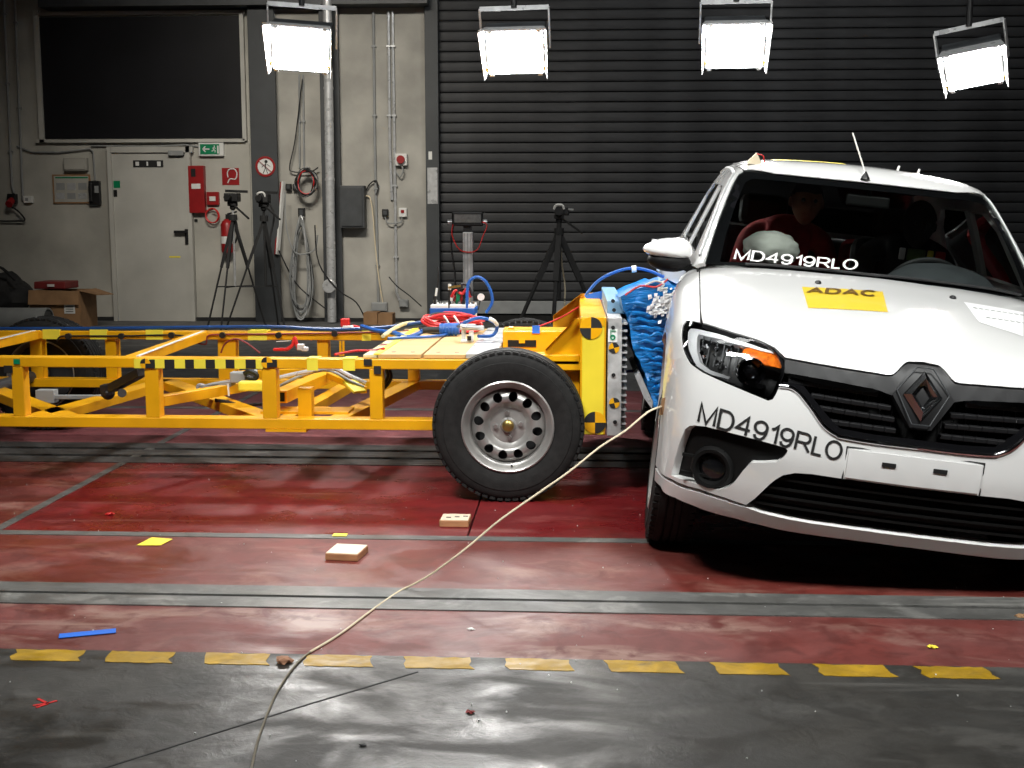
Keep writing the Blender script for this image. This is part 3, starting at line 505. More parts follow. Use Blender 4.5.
# ================================================================== the yellow barrier trolley
YN, YR = 5.42, 6.80                       # near and far outer faces of the frame
ZT1, ZT0 = at(250, 358.5, Y=YN).z, at(250, 368.5, Y=YN).z; ZL1, ZL0 = at(250, 418.4, Y=YN).z, at(250, 429, Y=YN).z
xw = at(507.5, 425, Y=5.2).x; ZW = .34
tr = thing('barrier_trolley', (xw - 1.3, (YN + YR) / 2, 0), 'yellow tubular steel crash barrier trolley on silver wheels driven into the white car', 'trolley')
YEL = M_['yellow']; RD = .085
def N(px, z=None, py=None, Y=YN): p = at(px, py or 390, Y=Y); return p if z is None else V(p.x, Y, z)
x_left = -4.2
def rail(name, x0, x1, y, z0, z1, d=RD): return B().box(((x0 + x1) / 2, y, (z0 + z1) / 2), (x1 - x0, d, z1 - z0)).done(name, YEL, tr, .004)
x_plate = N(578).x
rail('side_rail', x_left, N(452).x + .6, YN + RD / 2, ZT0, ZT1); rail('side_rail', x_left, N(452).x, YN + RD / 2, ZL0, ZL1)
rail('side_rail', x_left, x_plate, YR + RD / 2 - .02, ZT0, ZT1); rail('side_rail', x_left, N(560, Y=YR).x, YR + RD / 2 - .02, ZL0, ZL1)
def post(px0, px1, Y, d=.065): a, b = at(px0, 395, Y=Y).x, at(px1, 395, Y=Y).x; return B().box(((a + b) / 2, Y + d / 2 + .002, (ZL1 + ZT0) / 2), (b - a, d, ZT0 - ZL1 + .002)).done('post', YEL, tr, .004)
for a, b in ((12, 24), (145, 159), (262, 276.5), (369.5, 382.5), (-118, -106)): post(a, b, YN)
for a, b in ((32, 44), (107, 118), (219, 237), (318, 329), (408, 419)): post(a, b, YR, .07)
def beam(p0, p1, wd=.055, ht=.05, name='cross_beam', m=YEL): return B().bar(p0, p1, wd, ht).done(name, m, tr, .003)
zt, zl = (ZT0 + ZT1) / 2, (ZL0 + ZL1) / 2
def TP(px, far): return V(at(px, 330 if far else 357, z=ZT1).x, (YR if far else YN + .07), zt)
def LP(px, far): return V(at(px, 385 if far else 417, z=ZL1).x, (YR if far else YN + .07), zl)
# top plane braces and bottom plane braces
q = beam(TP(128, 0), TP(207, 1), .06, .05, 'top_brace'); a, b_ = TP(131, 0) + V(.028, -.025, .0265), TP(204, 1) + V(.028, -.025, .0265); B().bar(a, b_, .016, .004).done('lit_edge', M_['whiteplain'], q)  # white strip paints the light caught on the brace's top edge
q = beam(TP(-90, 0), TP(38, 1), .06, .05, 'top_brace'); a, b_ = TP(-80, 0) + V(.03, -.025, .0265), TP(34, 1) + V(.03, -.025, .0265); B().bar(a, b_, .016, .004).done('lit_edge', M_['whiteplain'], q)  # same painted light along the left brace
for p, q in (((30, 0), (150, 1)), ((150, 1), (268, 0)), ((-60, 1), (60, 0))): beam(LP(*p), LP(*q), .10, .05, 'bottom_brace')
beam(LP(338, 0), LP(408, 1), .09, .05, 'bottom_brace'); beam(LP(285, 0), LP(345, 1), .07, .05, 'bottom_brace')
beam(N(160, py=401, Y=YN + .1), at(258, 384, Y=6.2), .05, .05, 'middle_brace')
m0, m1 = at(279, 397, Y=5.6), at(325, 377, Y=6.5); mb = beam(m0, m1, .075, .06, 'middle_brace'); dr = (m0 - m1).normalized(); B().bar(m0 + dr * .0, m0 + dr * .004, .055, .042).done('open_tube_end', M_['dark'], mb)
qx = N(300).x; beam(V(qx, YN + .12, ZL1 - .01), V(qx, YN + .12, at(301, 387, Y=YN + .12).z), .065, .065, 'short_post'); beam(at(329, 375, Y=6.4), at(364, 390, Y=5.9), .035, .035, 'middle_brace'); beam(at(240, 375, Y=6.7), at(330, 372, Y=6.5), .05, .05, 'middle_brace')
c = LP(300, 0); B().box(c + V(0, .15, .03), (.42, .16, .012)).done('floor_plate', YEL, tr)
0 and B().prism([LP(40, 0) + V(0, 0, .028), LP(95, 0) + V(0, 0, .028), LP(120, 1) + V(0, -.4, .028), LP(75, 1) + V(0, -.4, .028)], (0, 0, .008)).done('floor_plate', YEL, tr)
B().box(N(285, ZL0 - .006) + V(0, .04, 0), (.19, .09, .012)).done('skid_pad', YEL, tr)
# black swing arm and grey fittings inside
q = B().bar(at(112, 388, Y=5.9), at(142, 372, Y=5.7), .05, .045).ball(at(108, 393, Y=5.95), .035).bar(at(106, 384, Y=5.95), at(108, 396, Y=5.95), .06, .05).done('swing_arm', M_['black'], tr, .006); B().cyl(at(122, 393, Y=5.85), at(122, 393, Y=5.75), .022, seg=12).done('pivot_wheel', M_['darkgrey'], q)
B().bar(at(37, 397, Y=6.2), at(104, 397, Y=6.1), .03, .022).box(at(47, 396, Y=6.18), (.10, .06, .07)).done('actuator', M_['greyplastic'], tr, .004)
# light gear strapped on the middle brace
B().tube([at(x, y, Y=5.95) for x, y in ((205, 393), (198, 389), (200, 385), (212, 388), (225, 384), (235, 382), (228, 386), (212, 391), (200, 392), (206, 386), (220, 383), (240, 380))], .010, 6).done('cable_bundle', M_['greyplastic'], tr)
B().box(at(239, 377, Y=5.95), (.08, .06, .055)).box(at(252, 375, Y=5.95), (.05, .05, .05)).done('connector_block', M_['greyplastic'], tr, .006); B().tube([at(x, y, Y=5.9) for x, y in ((244, 374), (250, 371), (257, 375), (254, 379), (246, 377))], .012, 6).done('connector_lead', M_['black'], tr)
B().bar(at(228, 384, Y=5.88), at(229, 396, Y=5.88), .006, .008).done('cable_tie', M_['whiteplain'], tr); B().tube([at(x, y, Y=5.9) for x, y in ((215, 400), (228, 402), (240, 405), (262, 404))], .009).done('brake_pipe', M_['black'], tr)
B().tube([at(x, y, Y=5.75) for x, y in ((278, 378), (300, 373), (322, 369), (336, 369), (350, 376), (366, 383))], .011).done('brake_pipe', M_['galv'], tr); B().tube([at(x, y, Y=5.8) for x, y in ((276, 388), (300, 376), (318, 371), (332, 371), (348, 380), (364, 387))], .008).done('brake_pipe', M_['greyplastic'], tr)
B().tube([at(x, y, Y=5.62) for x, y in ((386, 369), (388, 376), (384, 384), (378, 390))], .009).done('brake_pipe', M_['black'], tr); B().tube([at(x, y, Y=5.66) for x, y in ((389, 369), (391, 377), (387, 385), (380, 391))], .009).done('brake_pipe', M_['black'], tr)
# tape: pale yellow wraps, black squares and quartered target marks
def strip(px0, px1, py0, py1, Y, m, name='tape', d=.003): a, b = at(px0, py1, Y=Y), at(px1, py0, Y=Y); return B().box(((a.x + b.x) / 2, Y - d / 2 - .0015, (a.z + b.z) / 2), (b.x - a.x, d, b.z - a.z)).done(name, m, tr)
for a, b in ((43, 60), (90, 107), (146, 163), (248, 267), (362, 371)): p = at(a, 335, Y=YR - .02); r = at(b, 335, Y=YR - .02); B().box(((p.x + r.x) / 2, YR - .022, zt + .004), (r.x - p.x, .006, ZT1 - ZT0 + .01)).box(((p.x + r.x) / 2, YR + .022, ZT1 + .004), (r.x - p.x, .09, .004)).done('tape_wrap', M_['yellowtape'], tr)
for a, b in ((307, 318), (343, 355)): p = at(a, 362, Y=YN); r = at(b, 362, Y=YN); B().box(((p.x + r.x) / 2, YN - .002, zt - .002), (r.x - p.x, .004, ZT1 - ZT0 + .01)).box(((p.x + r.x) / 2, YN + .04, ZT1 + .002), (r.x - p.x, .09, .004)).done('tape_wrap', M_['yellowtape'], tr)
B().bar(at(349, 381, Y=5.82), at(360, 392, Y=5.75), .07, .012).done('tape_wrap', M_['yellowtape'], tr); B().box(at(252, 386, Y=5.85), (.13, .05, .05)).done('tape_wrap', M_['yellowtape'], tr, .01)
strip(134.5, 263, 359.5, 368, YN + .001, M_['yellowtape'], 'tape_strip')
for a, b in ((150, 155), (165, 174.5), (185.5, 194), (206, 215), (226, 234.5), (246, 255.8)): strip(a, b, 359.5, 368.2, YN - .001, M_['tapeblack'], 'tape_square')
for a in ((4.5, 12.5, 365.5, 373), (364, 372, 359, 365.5), (374, 381, 366, 374), (269, 277, 359.5, 367), (148, 152, 360, 368)): strip(*a, YN - .002, M_['tapeblack'], 'tape_square')
strip(14, 20, 359, 364, YN - .002, M_['green'], 'tape_square')
def target(px, py, Y, r, rot=0, q=(0, 1, 2, 3), parent=tr):
    c = at(px, py, Y=Y) + V(0, -.004, 0); root = None
    for col, ks in ((M_['yellow'], [k for k in q if k % 2 == 1]), (M_['tapeblack'], [k for k in q if k % 2 == 0])):
        b = B()
        for k in ks: b.prism([c] + [c + V(r * math.cos(t), 0, r * math.sin(t)) for t in [rot + (k + i / 6) * math.pi / 2 for i in range(7)]], (0, .003, 0))
        root = b.done('target_mark' if root is None else 'target_quadrant', col, parent if root is None else root)
target(145.5, 363.5, YN - .003, .024, math.pi / 2); target(267, 362.5, YN - .003, .026, math.pi / 2)
# plywood deck
def dk(px, far=False, dz=0): x = at(px, 353.5, z=ZT1).x; return x
y0, y1 = YN + .03, YR + .03; zd = ZT1 + .002
xs = [dk(371), dk(384), dk(385), dk(427), dk(429.5), dk(470), dk(470.5), dk(499)]
for a, b in ((xs[2], xs[3]), (xs[4], xs[5])):
    bd = B().box(((a + b) / 2, (y0 + y1) / 2, zd + .009), (b - a, y1 - y0, .018)).done('deck_board', M_['ply'], tr, .002)
    for fx in (.3, .75): B().cyl(V(a + (b - a) * fx, y0 + .1, zd + .017), V(a + (b - a) * fx, y0 + .1, zd + .0195), .011, seg=10).done('screw_head', M_['darkgrey'], bd)
pa = B().box(((xs[0] + xs[1]) / 2, (y0 + y1) / 2, zd + .008), (xs[1] - xs[0], y1 - y0, .016)).done('perforated_angle', M_['offwhite'], tr, .003)
for k in range(5): B().box(((xs[0] + xs[1]) / 2, y0 + .2 + k * .26, zd + .0165), (.05, .075, .002)).done('slot', M_['darkred'], pa)
B().box(((xs[6] + xs[7]) / 2, (y0 + y1) / 2, zd + .012), (xs[7] - xs[6], y1 - y0, .024)).done('grey_cover_plate', M_['galv'], tr, .003)
B().bar(V(dk(385) - .004, y0, zd + .018), V(dk(385) - .004, y1, zd + .018), .03, .006).done('edge_tape', M_['yellowtape'], tr)
# front box, gussets, face plate
X0, X1, X2 = at(580, 375, Y=YN - .06).x, at(606, 375, Y=YN - .06).x, at(621, 375, Y=YN - .06).x; YP = YN - .06; ZP1, ZP0 = at(592, 317, Y=YP).z, at(592, 435, Y=YP).z
B().box(((X0 + X1) / 2, (YP + YR + .1) / 2, (ZP0 + ZP1) / 2), (X1 - X0, YR + .1 - YP, ZP1 - ZP0)).done('front_beam', YEL, tr, .006)
strip(581.5, 604.5, 319, 434, YP, M_['yellowplate'], 'yellow_film', .002); strip(597.5, 604, 317.5, 326, YP - .003, YEL, 'film_corner'); 
target(591, 328, YP - .004, .050, 0, (0, 1, 2, 3)); target(595, 422.5, YP - .004, .050, math.pi / 2)
g = B().prism([at(545, 350, Y=YN + .02), at(575, 319, Y=YN + .02), at(581, 318, Y=YN + .02), at(581, 357, Y=YN + .02), at(545, 357, Y=YN + .02)], (0, .012, 0)).done('gusset', YEL, tr)
g = B().prism([at(553, 316, Y=YR - .02), at(581, 294, Y=YR - .02), at(604, 292, Y=YR - .02), at(604, 330, Y=YR - .02), at(553, 330, Y=YR - .02)], (0, .014, 0)).done('gusset', YEL, tr)
B().prism([at(553, 316, Y=YR - .14), at(581, 294, Y=YR - .14), at(581, 294, Y=YR + .08), at(553, 316, Y=YR + .08)], (.008, 0, .008)).done('gusset_flange', YEL, tr); B().prism([at(545, 349, Y=YN - .03), at(575, 318, Y=YN - .03), at(575, 318, Y=YN + .08), at(545, 349, Y=YN + .08)], (.006, 0, .006)).done('gusset_flange', YEL, tr)
xa = dk(499) + .005
B().box(((xa + X0) / 2, YN + .10, (ZL0 + ZT1) / 2 + .03), (X0 - xa, .10, ZT1 - ZL0 - .1)).done('wheel_bearer', YEL, tr, .006); B().box(((xa + X0) / 2, YN + .06, at(560, 360, Y=YN).z), (X0 - xa, .12, .05)).done('side_rail', YEL, tr, .006)
zw1, zw0 = at(540, 331, Y=YN + .5).z, at(540, 353, Y=YN + .5).z; wb_ = B().box(((xa + X0) / 2, YN + .50, (zw0 + zw1) / 2), (X0 - xa, .02, zw1 - zw0)).done('cross_web', YEL, tr, .003); q = B().box((at(522, 344, Y=YN + .49).x, YN + .488, at(522, 343.5, Y=YN + .49).z), (.14, .006, .034)).done('web_slot', M_['dark'], wb_); B().box((at(522, 344, Y=YN + .49).x, YN + .486, at(522, 341, Y=YN + .49).z), (.03, .01, .02)).done('slot_tongue', YEL, wb_)
B().box(((xa + X0) / 2, YN + .30, ZT1 - .05), (X0 - xa, .44, .016)).done('top_plate', YEL, tr); B().box(((xa + X0) / 2, YN + .60, zw1 - .004), (X0 - xa, .20, .014)).done('top_plate', YEL, tr)
B().box((X0 - .09, YN + .47, ZT1 + .045), (.06, .05, .035)).box((xa + .04, YN + .55, ZT1 + .09), (.03, .03, .03)).done('lug', YEL, tr, .003)
B().box((at(536, 330, Y=YN + .485).x, YN + .485, at(536, 329.5, Y=YN + .485).z), (.038, .01, .038)).done('blue_tape', M_['bluetape'], tr)
B().cyl(at(574, 374, Y=YN + .2), at(574, 386, Y=YN + .2), .045, seg=20).done('green_canister', M_['olive'], tr, .008)
# aluminium mounting plate with bolts and comb
mp = B().box(((X1 + X2) / 2 + .004, (YP - .02 + YR + .12) / 2, (ZP0 + ZP1) / 2 + .0), (X2 - X1 - .004, YR + .14 - YP, ZP1 - ZP0)).done('mounting_plate', M_['alu'], tr, .004)
B().box(((X1 + X2) / 2 + .012, (YP + YR) / 2 + .12, ZP1 + .028), (.075, YR - YP - .2, .06)).done('clamp_strip', mat('blueish_film', (.20, .36, .52), .4, var=.1), tr, .004)
for k, (px, py) in enumerate(((613, 327.5), (613.5, 375), (615, 422), (613, 301), (614, 310))): c = at(px, py, Y=YP - .022); B().cyl(c, c + V(0, -.006, 0), .009, seg=10).done('bolt', M_['black'], mp)
for k in range(16): z = ZP0 + .02 + k * (ZP1 - ZP0 - .05) / 15; B().box((X2 + .014, (YP + YR) / 2, z), (.024, YR - YP, .008)).done('comb_tooth', M_['galv'], mp)
target(614, 348, YP - .02, .024, .3); target(614.3, 403, YP - .02, .024, .2)
lb = strip(608, 617.5, 329, 342, YP - .02, M_['paper'], 'white_label'); c = at(612.8, 335.5, Y=YP - .026)
B().lathe([(.012, 0), (.012, .003), (.006, .003), (.006, 0)], c + V(0, 0, -.008), (0, -1, 0), 14, True).bar(c + V(-.009, 0, -.008), c + V(-.009, 0, .026), .003, .006, (0, 1, 0)).bar(c + V(-.006, 0, .02), c + V(.014, 0, .02), .003, .006, (0, 1, 0)).done('green_mark', M_['green'], lb)
# crumpled blue honeycomb block between plate and car door
SECT = [(620.5, 297), (632, 291), (648, 285), (664, 279), (677, 284), (684, 305), (684, 335), (679, 360), (672, 385), (668, 407), (655, 406), (647, 386), (639, 362), (631, 340)]
S0 = [at(x, y, Y=YP) for x, y in SECT]; b = B(); rings = []
for j in range(41):
    f = j / 40; Y = YP + .02 + f * (YR - YP + .08); ring = []
    n = len(S0)
    for i in range(n):
        p, q = S0[i], S0[(i + 1) % n]
        for k in range(7):
            t = k / 7; x = p.x + (q.x - p.x) * t; z = p.z + (q.z - p.z) * t
            g = noise.noise(V(x * 3, Y * 2.5, z * 17)) * .016 + noise.noise(V(x * 14, Y * 6, z * 40)) * .008
            ring.append(b.bm.verts.new((x + g * .9, Y + (noise.noise(V(x * 5, 7, z * 22)) * .03 + noise.noise(V(x * 20, 9, z * 45)) * .012) * (1 if j in (0, 1) else .3), z + g - .07 * f * (z > .72))))
    rings.append(ring)
for p, q in zip(rings, rings[1:]):
    for k in range(len(p)): b.bm.faces.new((p[k], p[(k + 1) % len(p)], q[(k + 1) % len(p)], q[k]))
for ring, s in ((rings[0], 1), (rings[-1], -1)):
    b.bm.edges.ensure_lookup_table()
    es = [b.bm.edges.get((ring[k], ring[(k + 1) % len(ring)])) for k in range(len(ring))]
    bmesh.ops.triangle_fill(b.bm, edges=es, use_beauty=True)
bl = b.done('crush_block', M_['foam'], tr, smooth=True)
# horizontal crumple folds on the near face, silver foil flakes, hanging backing strip, tape
rr = random.Random(9)
for k in range(13):
    t0 = .06 + k * .07; xa_, za = S0[0].x + (S0[10].x - S0[0].x) * t0, S0[0].z + (S0[10].z - S0[0].z) * t0; xb, zb_ = S0[5].x + (S0[9].x - S0[5].x) * t0 - .03, S0[5].z + (S0[9].z - S0[5].z) * t0 + .02
    P = [V(xa_ + .012 + (xb - xa_ - .012) * s / 5, YP + .004 + rr.uniform(-.008, .006), za + (zb_ - za) * s / 5 + rr.uniform(-.008, .008)) for s in range(6)]
    B().tube(P, [.004, .009, .006, .010, .006, .004], 6, 3).done('fold', M_['foam'], bl, smooth=True)
b = B()
for k in range(170):
    u, v_ = rr.gauss(0, .45), rr.gauss(0, .5); x, y = 663 + 13 * u + 9 * v_, 303 - 15 * v_ + 3 * u
    p = at(x, y, Y=YP - .012 - rr.random() * .02); s = rr.uniform(.006, .015); d = V(rr.uniform(-.7, .7), -1, rr.uniform(-.2, 1.3)).normalized(); e = d.orthogonal().normalized() * s; f = d.cross(e)
    b.prism([p - e, p + f * .6, p + e, p - f * .8], d * .001)
b.done('foil_flakes', M_['foil'], bl)['kind'] = 'stuff'
B().prism([at(635, 376, Y=YP + .02), at(640, 373, Y=YP + .02), at(653, 402, Y=YP + .02), at(652, 409, Y=YP + .02), at(644, 398, Y=YP + .02)], (0, .7, 0)).done('backing_strip', M_['galv'], bl)
B().prism([at(584, 295, Y=YR - .1), at(602, 291, Y=YR - .1), at(604, 301, Y=YR - .1), at(590, 305, Y=YR - .1)], (0, .01, 0)).done('blue_tape', M_['bluetape'], tr)
B().tube([at(x, y, Y=YR - .15) for x, y in ((510, 331), (530, 329), (560, 318), (586, 303), (598, 302), (603, 300))], .0045, 6).done('sensor_lead', M_['redcable'], tr); B().cyl(at(599, 303, Y=YR - .16), at(599, 303, Y=YR - .2), .014, seg=12).done('sensor', M_['whiteplain'], tr)
B().tube([at(x, y, Y=YP - .03) for x, y in ((625, 295), (640, 286), (655, 287), (663, 283), (668, 279))], .005, 5).done('sensor_lead', M_['redcable'], bl); B().tube([at(x, y, Y=YP - .03) for x, y in ((645, 285), (655, 281), (664, 284), (660, 289), (668, 288))], .005, 5).done('sensor_lead', M_['whitecable'], bl)
B().tube([at(x, y, Y=6.2) for x, y in ((586, 295), (598, 281), (615, 272), (633, 268), (650, 271), (664, 277))], .008, 7).done('blue_hose', M_['bluecable'], tr, smooth=True); p = at(634, 269, Y=6.19); B().lathe([(.018, -.012), (.018, .012), (.012, .012), (.012, -.012)], p, (1, 0, .1), 12, True).done('hose_clip', M_['whiteplain'], tr)
B().tube([at(x, y, Y=5.9) for x, y in ((618, 373), (630, 371), (645, 372), (652, 371))], .008, 6).done('blue_lead', M_['bluecable'], tr)
# wheels
def cdt(outline, holes, pts):
    vs_ = [Vector(p) for p in outline]; ed = [(i, (i + 1) % len(outline)) for i in range(len(outline))]
    for h in holes:
        o = len(vs_); vs_ += [Vector(p) for p in h]; ed += [(o + i, o + (i + 1) % len(h)) for i in range(len(h))]
    vs_ += [Vector(p) for p in pts]
    r = delaunay_2d_cdt(vs_, ed, [], 0, 1e-7); vo = np.array([tuple(v) for v in r[0]]); fo = np.array([tuple(f) for f in r[2]])
    cen = vo[fo].mean(1); keep = inside(cen, np.array(outline))
    for h in holes: keep &= ~inside(cen, np.array(h))
    return vo, fo[keep]
def inside(P, poly):
    x, y = P[:, 0], P[:, 1]; r = np.zeros(len(P), bool); n = len(poly)
    for i in range(n):
        (x0, y0_), (x1, y1_) = poly[i], poly[(i + 1) % n]
        c = ((y0_ > y) != (y1_ > y)); r ^= c & (x < (x1 - x0) * (y - y0_) / (y1_ - y0_ + 1e-12) + x0)
    return r
def wheel(parent, c, out=-1, R=.34, wd=.2, name='wheel', holes=12, rot=.35, simple=False):
    """axle along y; out = side of the visible face"""
    c = Vector(c); k = R / .34
    def L(r, a, d): return V(r * k * math.cos(a), out * (wd / 2 - d), r * k * math.sin(a))
    prof = [(0, .044), (.03, .044), (.036, .060), (.080, .062), (.092, .052), (.105, .034), (.118, .029), (.135, .031), (.150, .040), (.163, .058), (.168, .064)]
    rs, ds = zip(*prof); ol = [(.168 * math.cos(t), .168 * math.sin(t)) for t in [2 * math.pi * i / 96 for i in range(96)]]; hs_ = []
    for i in range(holes):
            a = rot + 2 * math.pi * i / holes; hs_.append([( (.132 + .0225 * math.cos(t)) * math.cos(a + .155 * math.sin(t)), (.132 + .0225 * math.cos(t)) * math.sin(a + .155 * math.sin(t))) for t in [2 * math.pi * j / 16 for j in range(16)]])
    pts = [(r * math.cos(t), r * math.sin(t)) for r, n in ((.008, 6), (.029, 20), (.036, 24), (.05, 28), (.08, 40), (.092, 48), (.1, 48), (.1075, 60), (.157, 84), (.163, 90)) for t in [2 * math.pi * i / n for i in range(n)]]
    vo, fo = cdt(ol, hs_, pts); rr_ = np.hypot(vo[:, 0], vo[:, 1]); dd = np.interp(rr_, rs, ds)
    bm = B(); vv = [bm.bm.verts.new((x * k, out * (wd / 2 - d), z * k)) for (x, z), d in zip(vo, dd)]
    for f in fo: bm.bm.faces.new([vv[i] for i in f])
    bm.bm.edges.index_update(); be = [e for e in bm.bm.edges if len(e.link_faces) == 1]
    ex = bmesh.ops.extrude_edge_only(bm.bm, edges=be); bmesh.ops.translate(bm.bm, verts=[g for g in ex['geom'] if isinstance(g, bmesh.types.BMVert)], vec=(0, -out * .006, 0))
    hubw = disc = bm.done(name, M_['rim'], parent, smooth=True, world=False); disc.location = c - ORG[parent]
    p = [(.200, .030), (.207, .012), (.235, .003), (.262, 0), (.285, .001), (.287, .004), (.305, .006), (.322, .014), (.331, .026), (.333, .034)]
    tread = [(.338, .036), (.340, .06), (.340, .066), (.331, .068), (.331, .074), (.340, .076), (.340, .096), (.331, .098), (.331, .104), (.340, .106), (.340, .126), (.331, .128), (.331, .134), (.340, .136), (.338, .164)]
    pr2 = [(r * k, wd / 2 - d) for r, d in p] + [(r * k, wd / 2 - d * wd / .2) for r, d in tread] + [(r * k, -wd / 2 + d) for r, d in p[::-1]]
    b = B(); b.lathe(pr2, (0, 0, 0), (0, out, 0), 72)
    for i in range(60):
        a = 2 * math.pi * i / 60
        for d in (.024, wd - .024):
            e = L(.3285, a, d); x = V(-math.sin(a), 0, math.cos(a)); z = V(math.cos(a), 0, math.sin(a)); M = Matrix((x, V(0, 1, 0), z)).transposed()
            b.box(e, (.024 * k, .030, .010), M)
    ty = b.done('tyre', M_['rubber'], hubw, smooth=True, world=False)
    B().lathe([(r * k, wd / 2 - d) for r, d in ((.164, .075), (.166, .06), (.171, .034), (.183, .026), (.188, .010), (.200, .002), (.206, .006), (.206, .012), (.198, .02), (.186, .06), (.186, .15), (.20, .19), (.206, .19))], (0, 0, 0), (0, out, 0), 72).done('rim_barrel', M_['rim'], hubw, smooth=True, world=False)
    B().lathe([(0, wd / 2 - .10), (.178 * k, wd / 2 - .10), (.178 * k, wd / 2 - .14), (0, wd / 2 - .14)], (0, 0, 0), (0, out, 0), 40).done('brake_drum', M_['matteblack'], hubw, world=False)
    B().ball((0, out * (wd / 2 - .042), 0), .027, (1, .55, 1), 20).done('hub_cap', M_['brass'], disc, smooth=True, world=False)
    for i in range(4): q = L(.056, .1 + i * math.pi / 2, .062); B().cyl(q, q + V(0, out * .014, 0), .0105 * k, seg=6).done('wheel_bolt', M_['steel'], disc, world=False)
    q = L(.177, -math.pi / 2 + .1, .03); B().cyl(q, q + V(0, out * .02, 0), .005, seg=8).done('valve', M_['black'], disc, world=False)
    return hubw
ORG[tr] = ORG[tr]
yw0, yw1 = 5.20 + .1, 6.92 + .1
def subwheel(x, y, out): return wheel(tr, (x, y, ZW), out)
w_n = subwheel(xw, yw0, -1); w_f = subwheel(xw + .0, yw1, 1)
xr = at(96, 380, Y=yw1 - .1).x - .34
subwheel(xr, yw1, 1); subwheel(xr, yw0, -1)
for x in (xw, xr): B().cyl((x, yw0 + .02, ZW), (x, yw1 - .02, ZW), .035, seg=14).done('axle', M_['darkgrey'], tr)
# cable run on the far rail
b = B(); ybl = YR + .01
tag(B().tube([at(x, y, Y=ybl) for x, y in ((-60, 329), (60, 329), (130, 328.5), (266, 327), (310, 329), (340, 329.5), (380, 328), (405, 325), (430, 321), (445, 316))], .012, 7).done('blue_cable_run', M_['navycable'], smooth=True), 'long blue cable laid along the top of the far trolley rail', 'cable')
B().tube([at(x, y, Y=YR - .03) for x, y in ((57, 341), (60, 337), (70, 336), (122, 336), (172, 335), (190, 337)) ], .005, 5).done('sensor_lead', M_['black'], tr); B().tube([at(x, y, Y=YR - .03) for x, y in ((198, 343), (206, 344), (208, 336), (223, 334.5), (279, 334), (335, 333), (383, 332))], .005, 5).done('sensor_lead', M_['darkred'], tr)
for x, y in ((69, 336), (122, 336), (172, 335), (223, 335), (279, 335), (335, 333.5), (383, 333)): c = at(x, y, Y=YR - .028); B().cyl(c, c + V(0, -.02, 0), .018, seg=12).done('cable_clip', M_['black'], tr)
B().tube([at(x, y, Y=6.4) for x, y in ((221, 353), (225, 344), (234, 339), (245, 342), (260, 353))], .005, 5).done('sensor_lead', M_['darkred'], tr)
for x in (340.5, 343.5): B().bar(at(x, 341, Y=YR - .03), at(x, 356, Y=YR - .03), .012, .012).done('thin_rod', YEL, tr)
# ------------------------------------------------------------------ instruments lying on the trolley deck
zk = zd + .018
def DK(px, py): return at(px, py, z=zk)
p = DK(452.5, 330); t = thing('data_recorder', V(p.x, p.y, zk), 'low blue and white measuring box with connectors on the plywood deck', 'instrument'); s = 1200 / p.y
wx = 44 / s; B().box(p + V(0, .1, .05), (wx, .22, .10)).done('case', M_['whiteplain'], t, .006); B().box(p + V(0, .1, .105), (wx + .008, .225, .038)).done('blue_band', M_['bluecable'], t, .004); B().box(p + V(0, .1, .132), (wx, .21, .02)).done('top_plate', M_['whiteplain'], t, .003)
for k in range(9): q = p + V(-wx / 2 + .02 + k * wx / 9.2, .05 + .03 * (k % 2), .14); B().cyl(q, q + V(0, 0, .018 + .03 * (k in (0, 7))), .010, seg=10).done('connector', M_['steel'] if k % 3 else M_['black'], t)
for k, (x, m, h) in enumerate(((.5, 'red', .05), (.58, 'green', .07), (.66, 'red', .08), (.72, 'black', .09), (.80, 'whiteplain', .075), (.42, 'whiteplain', .05))): q = p + V(-wx / 2 + wx * x, .09, .14); B().cyl(q, q + V(.01 * (k % 3), 0, h), .014, seg=10).done('plug', M_[m], t)
b = B(); B().tube([p + V(-wx / 2 + wx * a, .06, z) for a, z in ((.45, .18), (.55, .22), (.7, .20), (.82, .23), (.9, .18))], .008).done('short_lead', M_['redcable'], t); B().tube([p + V(-wx / 2 + wx * a, .05, z) for a, z in ((.6, .21), (.7, .255), (.85, .245), (.95, .19))], .008).done('short_lead', M_['black'], t)
B().bar(p + V(-.02, -.02, .24), p + V(.05, -.02, .25), .012, .012).done('small_lever', M_['brass'], t)
B().tube([at(x, y, Y=p.y) for x, y in ((467, 312), (468, 285), (476, 277), (485, 281), (491, 292), (492, 303), (486, 313))], .009, 7).done('blue_hose', M_['bluecable'], t, smooth=True); q = at(481, 297, Y=p.y - .05); B().cyl(q, q + V(0, -.012, 0), .020, seg=16).done('dial', M_['whiteplain'], t); B().bar(q, at(478, 310, Y=p.y), .006, .006).done('dial_stem', M_['black'], t)
a = DK(449, 330); B().tube([a, at(449, 315, Y=a.y), at(449.5, 290, Y=a.y)], .006, 6, 1).done('aerial', M_['black'], t); q = at(449.7, 284, Y=a.y); B().cyl(at(449.5, 290, Y=a.y), q, .009, seg=8).done('aerial_tip', M_['whiteplain'], t)
a = DK(436, 326); B().tube([at(435, 300, Y=a.y), at(437, 288, Y=a.y)], .007, 6, 1).done('aerial_tip', M_['whiteplain'], t); B().tube([at(437.5, 288, Y=a.y), at(438.5, 272, Y=a.y), at(437.5, 267, Y=a.y)], .004, 6, 1).done('wire', M_['black'], t); B().cyl(at(435.5, 307, Y=a.y), at(435.2, 300, Y=a.y), .012, seg=8).done('aerial_foot', M_['whiteplain'], t); B().tube([at(435, 306, Y=a.y + .05), at(435.5, 300, Y=a.y)], .006).done('aerial_lead', M_['black'], t)
